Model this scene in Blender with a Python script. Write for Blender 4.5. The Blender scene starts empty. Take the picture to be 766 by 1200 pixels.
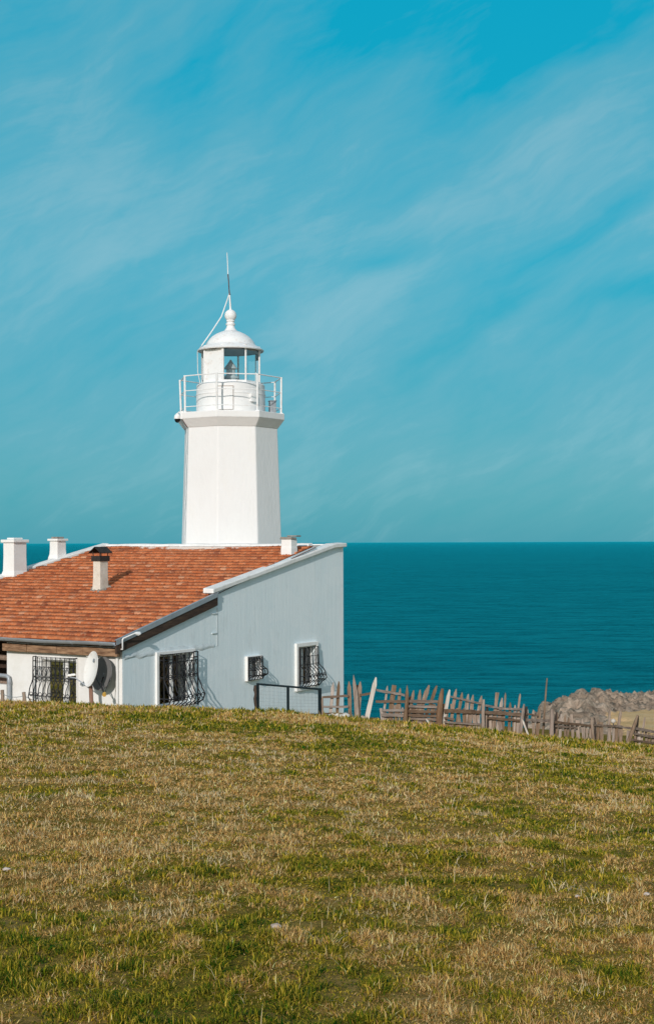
import bpy, math, random
import numpy as np
from mathutils import Vector, Matrix

R = math.radians
rng = np.random.default_rng(7)
random.seed(7)
scene = bpy.context.scene
COL = scene.collection

# ------------------------------------------------------------------ camera
F = 1667.0          # focal length in photo pixels (photo 766 x 1200)
HZ = 635.7          # horizon row at the centre column
ROLL = 0.0033
cam_d = bpy.data.cameras.new("camera")
cam_d.sensor_fit = 'AUTO'
cam_d.sensor_width = 36.0
cam_d.lens = 36.0 * F / 1200.0
cam_d.shift_y = (HZ - 600.0) / 1200.0
cam_d.clip_start = 0.1
cam_d.clip_end = 400000.0
cam = bpy.data.objects.new("camera", cam_d)
COL.objects.link(cam)
cam.location = (0, 0, 0)
cam.rotation_euler = (Matrix.Rotation(R(90), 4, 'X') @ Matrix.Rotation(-ROLL, 4, 'Z')).to_euler()
scene.camera = cam

# ------------------------------------------------------------------ light
SUN_EL = R(21.5)
SUN_AZ = R(194.5)          # clockwise from +Y: behind the camera, a little to the left
sun_d = bpy.data.lights.new("sun", 'SUN')
sun_d.energy = 2.78
sun_d.angle = R(0.5)
sun_d.color = (1.0, 0.925, 0.86)
sun = bpy.data.objects.new("sun", sun_d)
COL.objects.link(sun)
to_sun = Vector((math.sin(SUN_AZ) * math.cos(SUN_EL), math.cos(SUN_AZ) * math.cos(SUN_EL), math.sin(SUN_EL)))
sun.rotation_euler = to_sun.to_track_quat('Z', 'Y').to_euler()
sun.location = to_sun * 60

scene.view_settings.view_transform = 'Standard'
scene.view_settings.look = 'None'
scene.view_settings.exposure = 0.0
scene.view_settings.gamma = 1.0
scene.view_settings.use_curve_mapping = False


class NT:
    """tiny node-tree helper"""
    def __init__(self, tree):
        self.t = tree
        self.t.nodes.clear()

    def n(self, typ, ins=None, **kw):
        nd = self.t.nodes.new(typ)
        for k, v in kw.items():
            setattr(nd, k, v)
        for k, v in (ins or {}).items():
            s = nd.inputs[k]
            if isinstance(v, bpy.types.NodeSocket):
                self.t.links.new(v, s)
            else:
                s.default_value = v
        return nd

    def math(self, op, a, b=None, c=None, clamp=False):
        ins = {0: a}
        if b is not None:
            ins[1] = b
        if c is not None:
            ins[2] = c
        return self.n('ShaderNodeMath', ins, operation=op, use_clamp=clamp).outputs[0]

    def mix(self, fac, a, b, mode='MIX'):
        nd = self.n('ShaderNodeMix', None, data_type='RGBA', blend_type=mode)
        for key, v in ((0, fac), (6, a), (7, b)):
            if isinstance(v, bpy.types.NodeSocket):
                self.t.links.new(v, nd.inputs[key])
            else:
                if key != 0 and len(v) == 3:
                    v = (*v, 1)
                nd.inputs[key].default_value = v
        return nd.outputs[2]

    def ramp(self, fac, stops, interp='LINEAR'):
        nd = self.n('ShaderNodeValToRGB', {0: fac})
        cr = nd.color_ramp
        cr.interpolation = interp
        while len(cr.elements) < len(stops):
            cr.elements.new(0.5)
        for e, (p, c) in zip(cr.elements, stops):
            e.position = p
            e.color = (c, c, c, 1) if not hasattr(c, '__len__') else (*c, 1)
        return nd.outputs[0]

    def noise(self, vec, scale, detail=4.0, rough=0.55, dist=0.0):
        return self.n('ShaderNodeTexNoise', {'Vector': vec, 'Scale': scale, 'Detail': detail, 'Roughness': rough,
                                             'Distortion': dist}).outputs[0]

    def mapping(self, vec, scale=(1, 1, 1), rot=(0, 0, 0), loc=(0, 0, 0)):
        return self.n('ShaderNodeMapping', {'Vector': vec, 'Scale': scale, 'Rotation': rot, 'Location': loc}).outputs[0]


# ------------------------------------------------------------------ sky
world = bpy.data.worlds.new("World")
scene.world = world
world.use_nodes = True
w = NT(world.node_tree)
sky = w.n('ShaderNodeTexSky', None, sky_type='NISHITA')
sky.sun_disc = False
sky.sun_elevation = SUN_EL
sky.sun_rotation = SUN_AZ
sky.altitude = 0
sky.air_density = 1.0
sky.dust_density = 0.6
sky.ozone_density = 1.5
gen = w.n('ShaderNodeTexCoord').outputs['Generated']
sep = w.n('ShaderNodeSeparateXYZ', {0: gen})
az = w.math('ARCTAN2', sep.outputs[0], sep.outputs[1])
el = w.math('ARCSINE', sep.outputs[2])
ae = w.n('ShaderNodeCombineXYZ', {0: az, 1: el}).outputs[0]
aer = w.mapping(ae, rot=(0, 0, R(-27)))
warp = w.n('ShaderNodeTexNoise', {'Vector': ae, 'Scale': 6.0, 'Detail': 4.0}).outputs[1]
aew = w.n('ShaderNodeVectorMath', {0: aer, 1: w.n('ShaderNodeVectorMath', {0: warp, 1: (0.10, 0.06, 0.0)}, operation='MULTIPLY').outputs[0]}, operation='ADD').outputs[0]
broad = w.noise(w.mapping(aew, scale=(4.2, 9.0, 1), loc=(3.1, 1.7, 0)), 1.0, 3.0, 0.5)
wisp = w.noise(w.mapping(aew, scale=(6.0, 24.0, 1), loc=(0.4, 6.2, 0)), 1.0, 6.0, 0.58)
fine = w.noise(w.mapping(aew, scale=(16.0, 110.0, 1), loc=(7.4, 2.2, 0)), 1.0, 5.0, 0.6)
cl = w.math('ADD', w.math('MULTIPLY', broad, 1.0), w.math('MULTIPLY', wisp, 0.85))
cl = w.math('ADD', cl, w.math('MULTIPLY', fine, 0.10))
# where the veil opens: (azimuth, elevation, half length, half width, tilt, depth) of the blue gaps between the cirrus
sepw = w.n('ShaderNodeSeparateXYZ', {0: w.n('ShaderNodeVectorMath', {0: ae, 1: w.n('ShaderNodeVectorMath', {0: w.n('ShaderNodeVectorMath', {0: warp, 1: (0.5, 0.5, 0.5)}, operation='SUBTRACT').outputs[0], 1: (0.10, 0.075, 0.0)}, operation='MULTIPLY').outputs[0]}, operation='ADD').outputs[0]})
waz, wel = sepw.outputs[0], sepw.outputs[1]
gaps = None
for (ga, ge, gl, gw, gt, gd) in ((-0.105, 0.300, 0.060, 0.026, 52, 0.30), (0.055, 0.197, 0.040, 0.010, 18, 0.26), (0.135, 0.168, 0.085, 0.010, 30, 0.30),
                                 (0.185, 0.213, 0.050, 0.008, 28, 0.22), (0.175, 0.375, 0.130, 0.042, 12, 0.46), (-0.03, 0.124, 0.030, 0.007, 4, 0.15),
                                 (0.22, 0.165, 0.045, 0.007, 10, 0.22), (0.12, 0.315, 0.06, 0.012, 22, 0.18), (0.02, 0.355, 0.05, 0.02, 40, 0.20), (-0.19, 0.37, 0.05, 0.02, 20, 0.10),
                                 (0.10, 0.225, 0.150, 0.022, 38, -0.20), (0.17, 0.190, 0.090, 0.009, 27, -0.22), (-0.16, 0.24, 0.10, 0.05, 60, -0.10), (0.10, 0.10, 0.20, 0.03, 3, -0.05)):
    dxn = w.math('SUBTRACT', waz, ga)
    dyn = w.math('SUBTRACT', wel, ge)
    c_, s_ = math.cos(R(gt)), math.sin(R(gt))
    uu_ = w.math('ADD', w.math('MULTIPLY', dxn, c_ / gl), w.math('MULTIPLY', dyn, s_ / gl))
    vv_ = w.math('ADD', w.math('MULTIPLY', dxn, -s_ / gw), w.math('MULTIPLY', dyn, c_ / gw))
    q_ = w.math('ADD', w.math('MULTIPLY', uu_, uu_), w.math('MULTIPLY', vv_, vv_))
    g_ = w.math('MULTIPLY', w.math('POWER', 2.718, w.math('MULTIPLY', q_, -0.7)), gd)
    gaps = g_ if gaps is None else w.math('ADD', gaps, g_)
dens = w.math('SUBTRACT', 0.72, w.math('MULTIPLY', gaps, 1.7))
dens = w.math('ADD', dens, w.math('MULTIPLY', w.math('SUBTRACT', broad, 0.5), 0.8))
dens = w.math('ADD', dens, w.math('MULTIPLY', w.math('SUBTRACT', wisp, 0.5), 0.8))
wisp2 = w.noise(w.mapping(w.mapping(ae, rot=(0, 0, R(-58))), scale=(7.0, 22.0, 1), loc=(1.4, 3.3, 0)), 1.0, 6.0, 0.6, 0.6)
cells = w.noise(w.mapping(aew, scale=(24.0, 46.0, 1), loc=(2.4, 8.3, 0)), 1.0, 6.0, 0.65, 0.8)
dens = w.math('ADD', dens, w.math('MULTIPLY', w.math('SUBTRACT', fine, 0.5), 0.4))
dens = w.math('ADD', dens, w.math('MULTIPLY', w.math('SUBTRACT', wisp2, 0.5), 0.4))
dens = w.math('ADD', dens, w.math('MULTIPLY', w.math('SUBTRACT', cells, 0.5), 0.3))
veil = w.ramp(dens, [(0.18, 0.0), (0.45, 0.38), (0.72, 0.75), (1.0, 1.0)], 'LINEAR')
ele = w.math('MULTIPLY', el, 1.0 / 1.571, clamp=True)
T = lambda *c: tuple(v * 1.0 for v in c)
clear = w.ramp(ele, [(0.0, (0.070, 0.32, 0.43)), (0.035, (0.070, 0.355, 0.46)), (0.12, (0.010, 0.385, 0.555)), (0.25, (0.0035, 0.375, 0.57)), (0.45, (0.02, 0.17, 0.26)), (1.0, (0.02, 0.10, 0.16))])
cloudc = w.ramp(ele, [(0.0, (0.105, 0.345, 0.455)), (0.03, (0.185, 0.400, 0.512)), (0.12, (0.165, 0.455, 0.570)), (0.25, (0.135, 0.435, 0.555)), (0.45, (0.18, 0.28, 0.35)), (1.0, (0.14, 0.19, 0.23))])
graded = w.mix(w.math('MULTIPLY', veil, 0.90), clear, cloudc)
thick = w.ramp(w.math('SUBTRACT', dens, 0.75), [(0.0, 0.0), (0.5, 1.0)])
graded = w.mix(w.math('MULTIPLY', thick, 0.55), graded, (0.33, 0.55, 0.64))
graded10 = w.mix(1.0, graded, (10, 10, 10), 'MULTIPLY')
# unseen sky behind the camera, brightened and whitened to lift the ambient fill
nish = w.mix(1.0, sky.outputs[0], (0.85, 0.95, 0.95), 'MULTIPLY')
fill_sky = w.mix(0.5, nish, (6.9, 8.0, 8.7))
side = w.n('ShaderNodeMapRange', {0: sep.outputs[1], 1: 0.25, 2: -0.45, 3: 0.0, 4: 1.0}, interpolation_type='SMOOTHSTEP').outputs[0]
tinted = w.mix(0.12, graded10, w.mix(1.0, sky.outputs[0], (0.05, 0.95, 1.0), 'MULTIPLY'))
skc = w.mix(side, tinted, fill_sky)
bg = w.n('ShaderNodeBackground', {'Color': skc, 'Strength': 0.1})
out = w.n('ShaderNodeOutputWorld', {'Surface': bg.outputs[0]})


# ------------------------------------------------------------------ helpers
def img_k(x, y):
    """photo pixel -> slopes X/Y, Z/Y of the viewing ray (only used to place things on their real planes)"""
    dx, dy = x - 383.0, y - HZ
    xx = dx - dy * ROLL
    yy = dy + dx * ROLL
    return xx / F, -yy / F


def at(x, y, Y):
    k, m = img_k(x, y)
    return Vector((k * Y, Y, m * Y))


def tag(o, label=None, cat=None, group=None, kind=None):
    if label:
        o['label'] = label
    if cat:
        o['category'] = cat
    if group:
        o['group'] = group
    if kind:
        o['kind'] = kind
    return o


def empty(name, loc, rz=0.0):
    o = bpy.data.objects.new(name, None)
    o.empty_display_size = 0.3
    o.location = loc
    o.rotation_euler = (0, 0, rz)
    COL.objects.link(o)
    return o


class MB:
    """collects shapes, builds one mesh object"""
    def __init__(self):
        self.v = []
        self.f = []
        self.sm = []

    def add(self, verts, faces, smooth=False):
        b = len(self.v)
        self.v += [tuple(p) for p in verts]
        self.f += [tuple(i + b for i in fc) for fc in faces]
        self.sm += [smooth] * len(faces)
        return self

    def hexa(self, p):
        """8 points: bottom 4 (ccw from above), top 4"""
        return self.add(p, [(3, 2, 1, 0), (4, 5, 6, 7), (0, 1, 5, 4), (1, 2, 6, 5), (2, 3, 7, 6), (3, 0, 4, 7)])

    def box(self, x0, x1, y0, y1, z0, z1):
        return self.hexa([(x0, y0, z0), (x1, y0, z0), (x1, y1, z0), (x0, y1, z0),
                          (x0, y0, z1), (x1, y0, z1), (x1, y1, z1), (x0, y1, z1)])

    def tube(self, pts, rad, n=8, caps=True, smooth=True, rads=None, rough=0.0):
        pts = [Vector(p) for p in pts]
        rings = []
        prev = None
        for i, p in enumerate(pts):
            if i == 0:
                d = pts[1] - pts[0]
            elif i == len(pts) - 1:
                d = pts[-1] - pts[-2]
            else:
                d = (pts[i + 1] - pts[i]).normalized() + (pts[i] - pts[i - 1]).normalized()
            d.normalize()
            if prev is None:
                a = Vector((0, 0, 1)) if abs(d.z) < 0.9 else Vector((1, 0, 0))
                s = d.cross(a).normalized()
            else:
                s = (prev - d * prev.dot(d)).normalized()
            prev = s
            t = d.cross(s)
            r = rads[i] if rads else rad
            rings.append([p + (s * math.cos(2 * math.pi * k / n) + t * math.sin(2 * math.pi * k / n)) * r * (1 + rough * random.uniform(-1, 1)) for k in range(n)])
        vs = [q for ring in rings for q in ring]
        fs = []
        for i in range(len(rings) - 1):
            for k in range(n):
                a, b = i * n + k, i * n + (k + 1) % n
                fs.append((a, b, b + n, a + n))
        if caps:
            fs.append(tuple(range(n))[::-1])
            fs.append(tuple(len(vs) - n + k for k in range(n)))
        return self.add(vs, fs, smooth)

    def lathe(self, prof, c=(0, 0), n=32, a0=0.0, smooth=True, cap0=True, cap1=True):
        """prof: [(r, z)]"""
        vs = []
        for r, z in prof:
            for k in range(n):
                a = a0 + 2 * math.pi * k / n
                vs.append((c[0] + r * math.cos(a), c[1] + r * math.sin(a), z))
        fs = []
        for i in range(len(prof) - 1):
            for k in range(n):
                a, b = i * n + k, i * n + (k + 1) % n
                fs.append((a, b, b + n, a + n))
        if cap0:
            fs.append(tuple(range(n))[::-1])
        if cap1:
            fs.append(tuple(len(vs) - n + k for k in range(n)))
        return self.add(vs, fs, smooth)

    def build(self, name, mat, parent=None, bevel=0.0, sharp=True):
        me = bpy.data.meshes.new(name)
        me.from_pydata(self.v, [], self.f)
        me.polygons.foreach_set('use_smooth', self.sm)
        me.materials.append(mat)
        me.update()
        if any(self.sm):
            me.set_sharp_from_angle(angle=R(38))
        o = bpy.data.objects.new(name, me)
        COL.objects.link(o)
        if parent is not None:
            o.parent = parent
        if bevel:
            m = o.modifiers.new('bevel', 'BEVEL')
            m.width = bevel
            m.segments = 2
            m.limit_method = 'ANGLE'
            m.angle_limit = R(35)
        return o


# --- value noise on the cpu for terrain
def _hash(ix, iy, seed):
    h = (ix.astype(np.int64) * 374761393 + iy.astype(np.int64) * 668265263 + seed * 974634777) & 0xFFFFFFFF
    h = ((h ^ (h >> 13)) * 1274126177) & 0xFFFFFFFF
    h = h ^ (h >> 16)
    return (h & 0xFFFF) / 65535.0


def vnoise(x, y, seed=0):
    ix, iy = np.floor(x), np.floor(y)
    fx, fy = x - ix, y - iy
    fx = fx * fx * fx * (fx * (fx * 6 - 15) + 10)
    fy = fy * fy * fy * (fy * (fy * 6 - 15) + 10)
    a = _hash(ix, iy, seed)
    b = _hash(ix + 1, iy, seed)
    c = _hash(ix, iy + 1, seed)
    d = _hash(ix + 1, iy + 1, seed)
    return (a * (1 - fx) + b * fx) * (1 - fy) + (c * (1 - fx) + d * fx) * fy


def fbm(x, y, seed=0, oct=4, gain=0.5):
    s, a, t = 0.0, 1.0, 0.0
    for i in range(oct):
        s = s + a * vnoise(x * 2 ** i + 13.7 * i, y * 2 ** i + 7.1 * i, seed + i)
        t += a
        a *= gain
    return s / t


def smooth(a, b, x):
    t = np.clip((x - a) / (b - a), 0, 1)
    return t * t * (3 - 2 * t)


# ------------------------------------------------------------------ materials
def principled(name):
    m = bpy.data.materials.new(name)
    m.use_nodes = True
    t = NT(m.node_tree)
    b = t.n('ShaderNodeBsdfPrincipled')
    t.n('ShaderNodeOutputMaterial', {'Surface': b.outputs[0]})
    return m, t, b


def link(t, sock, b, name):
    t.t.links.new(sock, b.inputs[name])


def surf(name, c0, c1, rough=0.8, scale=3.0, bump=0.15, bscale=30.0, stretch=(1, 1, 1), dirt=None, dirt_scale=1.2,
         dirt_amt=0.5, objrand=0.0, metal=0.0, spec=0.3, bdist=0.02):
    m, t, b = principled(name)
    co = t.n('ShaderNodeTexCoord').outputs['Object']
    cs = t.mapping(co, scale=stretch)
    col = t.mix(t.ramp(t.noise(cs, scale, 6.0, 0.62), [(0.3, 0.0), (0.7, 1.0)]), c0, c1)
    if dirt:
        dm = t.ramp(t.noise(cs, dirt_scale, 8.0, 0.7), [(0.52, 0.0), (0.7, 1.0)])
        col = t.mix(t.math('MULTIPLY', dm, dirt_amt), col, dirt)
    if objrand:
        rnd = t.n('ShaderNodeObjectInfo').outputs['Random']
        val = t.math('MULTIPLY_ADD', rnd, 2 * objrand, 1 - objrand)
        hs = t.n('ShaderNodeHueSaturation', {'Color': col, 'Value': val, 'Saturation': t.math('MULTIPLY_ADD', rnd, -0.7, 1.25)})
        col = hs.outputs[0]
    link(t, col, b, 'Base Color')
    b.inputs['Roughness'].default_value = rough
    b.inputs['Metallic'].default_value = metal
    b.inputs['Specular IOR Level'].default_value = spec
    if bump:
        bn = t.n('ShaderNodeBump', {'Strength': bump, 'Distance': bdist, 'Height': t.noise(cs, bscale, 5.0, 0.6)})
        link(t, bn.outputs[0], b, 'Normal')
    return m


M = {}
M['white_paint'] = surf('white_paint', (0.80, 0.79, 0.76), (0.86, 0.85, 0.83), 0.75, 2.0, 0.25, 14.0, dirt=(0.62, 0.58, 0.5), dirt_amt=0.25)
M['tower_paint'] = surf('tower_paint', (0.77, 0.765, 0.755), (0.82, 0.82, 0.815), 0.7, 1.2, 0.35, 9.0, stretch=(1, 1, 0.45), dirt=(0.66, 0.62, 0.54), dirt_amt=0.22, bdist=0.03)
M['front_paint'] = surf('front_wall_paint', (0.78, 0.77, 0.74), (0.85, 0.84, 0.82), 0.85, 2.0, 0.3, 12.0, dirt=(0.6, 0.55, 0.46), dirt_amt=0.25)
M['coping'] = surf('coping_paint', (0.72, 0.72, 0.70), (0.84, 0.83, 0.81), 0.8, 3.0, 0.4, 16.0, dirt=(0.35, 0.32, 0.28), dirt_amt=0.45, dirt_scale=2.2)
M['metal_white'] = surf('white_metal', (0.78, 0.79, 0.79), (0.84, 0.84, 0.83), 0.4, 4.0, 0.05, 30.0, dirt=(0.45, 0.26, 0.14), dirt_amt=0.4, dirt_scale=5)
M['grey_metal'] = surf('grey_metal', (0.30, 0.33, 0.36), (0.40, 0.43, 0.46), 0.45, 3.0, 0.1, 20.0, metal=0.3, dirt=(0.2, 0.17, 0.13), dirt_amt=0.5)
M['black_iron'] = surf('black_iron', (0.012, 0.013, 0.016), (0.03, 0.03, 0.033), 0.5, 5.0, 0.1, 40.0)
M['rust_iron'] = surf('rusty_iron', (0.08, 0.055, 0.055), (0.18, 0.13, 0.13), 0.8, 12.0, 0.4, 60.0)
M['soot'] = surf('sooty_metal', (0.018, 0.016, 0.015), (0.05, 0.04, 0.035), 0.8, 6.0, 0.4, 40.0)
M['green_iron'] = surf('dark_green_iron', (0.006, 0.014, 0.018), (0.012, 0.022, 0.026), 0.5, 5.0, 0.1, 40.0)
M['beam_wood'] = surf('weathered_beam', (0.13, 0.065, 0.035), (0.44, 0.27, 0.16), 0.85, 2.0, 0.6, 8.0, stretch=(8, 1.6, 8), dirt=(0.04, 0.025, 0.018), dirt_amt=0.9, dirt_scale=1.5)
M['dark_wood'] = surf('dark_board', (0.030, 0.020, 0.016), (0.085, 0.052, 0.036), 0.85, 1.5, 0.5, 8.0, stretch=(1.2, 8, 8), dirt=(0.16, 0.10, 0.06), dirt_amt=0.4, dirt_scale=2.5)
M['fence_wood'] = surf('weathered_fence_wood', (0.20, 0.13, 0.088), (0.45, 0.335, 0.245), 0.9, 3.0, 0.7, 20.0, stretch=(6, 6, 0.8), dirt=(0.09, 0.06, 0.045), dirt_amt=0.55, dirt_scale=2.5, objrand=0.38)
M['rail_wood'] = surf('weathered_rail_wood', (0.12, 0.078, 0.055), (0.31, 0.225, 0.165), 0.9, 3.0, 0.7, 20.0, stretch=(0.8, 6, 6), dirt=(0.06, 0.04, 0.03), dirt_amt=0.55, dirt_scale=2.5, objrand=0.3)
M['post_wood'] = surf('brown_post_wood', (0.19, 0.115, 0.075), (0.37, 0.255, 0.18), 0.9, 3.0, 0.7, 18.0, stretch=(6, 6, 0.7), dirt=(0.07, 0.045, 0.03), dirt_amt=0.5, dirt_scale=2.5, objrand=0.2)
M['pale_wood'] = surf('bleached_wood', (0.50, 0.45, 0.39), (0.72, 0.67, 0.6), 0.9, 3.0, 0.5, 18.0, stretch=(6, 6, 0.7), dirt=(0.3, 0.24, 0.19), dirt_amt=0.4)
M['old_wood'] = surf('dark_old_wood', (0.035, 0.026, 0.022), (0.09, 0.065, 0.05), 0.9, 3.0, 0.6, 18.0, stretch=(5, 5, 0.8))  # very dark brown wood for the back posts and gate post
M['stone'] = surf('pale_stone', (0.42, 0.34, 0.29), (0.58, 0.49, 0.43), 0.85, 12.0, 0.5, 40.0, objrand=0.1)
M['rubble'] = surf('whitish_rubble', (0.55, 0.52, 0.48), (0.75, 0.72, 0.68), 0.85, 5.0, 0.6, 20.0)
M['dish_white'] = surf('dish_enamel', (0.90, 0.87, 0.82), (0.94, 0.91, 0.87), 0.45, 2.0, 0.05, 20.0, dirt=(0.5, 0.34, 0.22), dirt_amt=0.35, dirt_scale=3)
M['dish_shadow_grey'] = surf('shadow_grey_dish', (0.16, 0.155, 0.155), (0.21, 0.205, 0.20), 0.6, 2.0, 0.05, 20.0)  # dark tone imitates the white dish's shadow on the wall
M['yellow_plastic'] = surf('yellow_plastic', (0.55, 0.30, 0.05), (0.65, 0.40, 0.10), 0.5, 4.0, 0.0)
M['brown_wood'] = surf('reddish_wood', (0.22, 0.11, 0.075), (0.36, 0.21, 0.15), 0.9, 3.0, 0.5, 20.0, stretch=(6, 6, 0.8))
M['black_dome'] = surf('smoked_dome', (0.006, 0.006, 0.007), (0.01, 0.01, 0.011), 0.12, 4.0, 0.0, spec=0.5)
M['lens'] = surf('grey_lens_housing', (0.45, 0.50, 0.52), (0.58, 0.62, 0.64), 0.35, 4.0, 0.1)
M['concrete'] = surf('flat_concrete', (0.40, 0.38, 0.35), (0.62, 0.6, 0.57), 0.9, 2.0, 0.4, 14.0)
M['slab'] = surf('brown_grey_slab', (0.20, 0.17, 0.14), (0.36, 0.32, 0.28), 0.9, 6.0, 0.5, 20.0)
M['cream_chimney'] = surf('stained_cream_plaster', (0.58, 0.50, 0.40), (0.78, 0.72, 0.63), 0.85, 2.2, 0.5, 14.0, dirt=(0.30, 0.24, 0.18), dirt_amt=0.4, dirt_scale=3)
M['curtain'] = surf('grey_green_curtain', (0.26, 0.30, 0.28), (0.40, 0.44, 0.42), 0.9, 2.0, 0.3, 6.0, stretch=(9, 9, 0.4))
M['curtain_white'] = surf('white_curtain', (0.55, 0.53, 0.52), (0.75, 0.73, 0.71), 0.9, 2.0, 0.3, 6.0, stretch=(9, 9, 0.4))
M['curtain_brown'] = surf('brown_curtain', (0.06, 0.035, 0.03), (0.12, 0.07, 0.055), 0.9, 2.0, 0.3, 6.0, stretch=(9, 9, 0.4))
M['room_dark'] = surf('dark_room', (0.012, 0.013, 0.015), (0.02, 0.02, 0.022), 0.9, 2.0, 0.0)
M['wire'] = surf('galvanised_wire', (0.24, 0.28, 0.29), (0.34, 0.38, 0.39), 0.5, 5.0, 0.0, metal=0.3)
M['seam'] = surf('rusty_seam', (0.42, 0.36, 0.31), (0.55, 0.50, 0.46), 0.8, 8.0, 0.1)


def wall_material():
    m, t, b = principled('pale_blue_wall_paint')
    co = t.n('ShaderNodeTexCoord').outputs['Object']
    big = t.noise(co, 0.8, 5.0, 0.6)
    streak = t.noise(t.mapping(co, scale=(7.0, 7.0, 0.55)), 1.0, 6.0, 0.65)
    col = t.mix(t.ramp(big, [(0.3, 0.0), (0.7, 1.0)]), (0.735, 0.83, 0.865), (0.78, 0.86, 0.885))
    col = t.mix(t.math('MULTIPLY', t.ramp(streak, [(0.45, 0.0), (0.75, 1.0)]), 0.3), col, (0.84, 0.86, 0.87))
    rub = t.ramp(t.noise(t.mapping(co, scale=(2, 2, 1), loc=(3, 1, 8)), 1.3, 8.0, 0.7), [(0.55, 0.0), (0.75, 1.0)])
    col = t.mix(t.math('MULTIPLY', rub, 0.35), col, (0.54, 0.58, 0.59))
    drip = t.math('MULTIPLY', t.ramp(t.noise(t.mapping(co, scale=(9.0, 9.0, 0.35), loc=(2, 7, 0.4)), 1.0, 6.0, 0.7), [(0.56, 0.0), (0.70, 1.0)]),
                  t.ramp(t.noise(co, 0.55, 3.0, 0.6), [(0.45, 0.0), (0.65, 1.0)]))
    col = t.mix(t.math('MULTIPLY', drip, 0.3), col, (0.46, 0.47, 0.45))
    patch = t.ramp(t.noise(t.mapping(co, scale=(0.9, 0.9, 1.3), loc=(6, 1, 3)), 1.0, 2.0, 0.4, 0.6), [(0.53, 0.0), (0.545, 1.0)])
    col = t.mix(t.math('MULTIPLY', patch, 0.30), col, (0.84, 0.89, 0.905))
    link(t, col, b, 'Base Color')
    b.inputs['Roughness'].default_value = 0.85
    b.inputs['Specular IOR Level'].default_value = 0.2
    h = t.math('ADD', t.math('MULTIPLY', streak, 1.0), t.math('MULTIPLY', t.noise(co, 11.0, 4.0, 0.6), 0.4))
    bn = t.n('ShaderNodeBump', {'Strength': 0.3, 'Distance': 0.035, 'Height': h})
    link(t, bn.outputs[0], b, 'Normal')
    return m


M['blue_wall'] = wall_material()


def glass_mat(name, tint, gloss_col=(1, 1, 1), opac=0.0, body=(0.02, 0.02, 0.02)):
    m = bpy.data.materials.new(name)
    m.use_nodes = True
    t = NT(m.node_tree)
    tr = t.n('ShaderNodeBsdfTransparent', {'Color': (*tint, 1)})
    gl = t.n('ShaderNodeBsdfGlossy', {'Color': (*gloss_col, 1), 'Roughness': 0.03})
    di = t.n('ShaderNodeBsdfDiffuse', {'Color': (*body, 1)})
    fr = t.n('ShaderNodeFresnel', {'IOR': 1.5})
    mx0 = t.n('ShaderNodeMixShader', {0: opac, 1: tr.outputs[0], 2: di.outputs[0]})
    mx = t.n('ShaderNodeMixShader', {0: fr.outputs[0], 1: mx0.outputs[0], 2: gl.outputs[0]})
    t.n('ShaderNodeOutputMaterial', {'Surface': mx.outputs[0]})
    return m


M['lantern_glass'] = glass_mat('lantern_glass', (0.93, 0.985, 0.985))
M['window_glass'] = glass_mat('window_glass', (0.75, 0.80, 0.80), opac=0.05)


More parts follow.
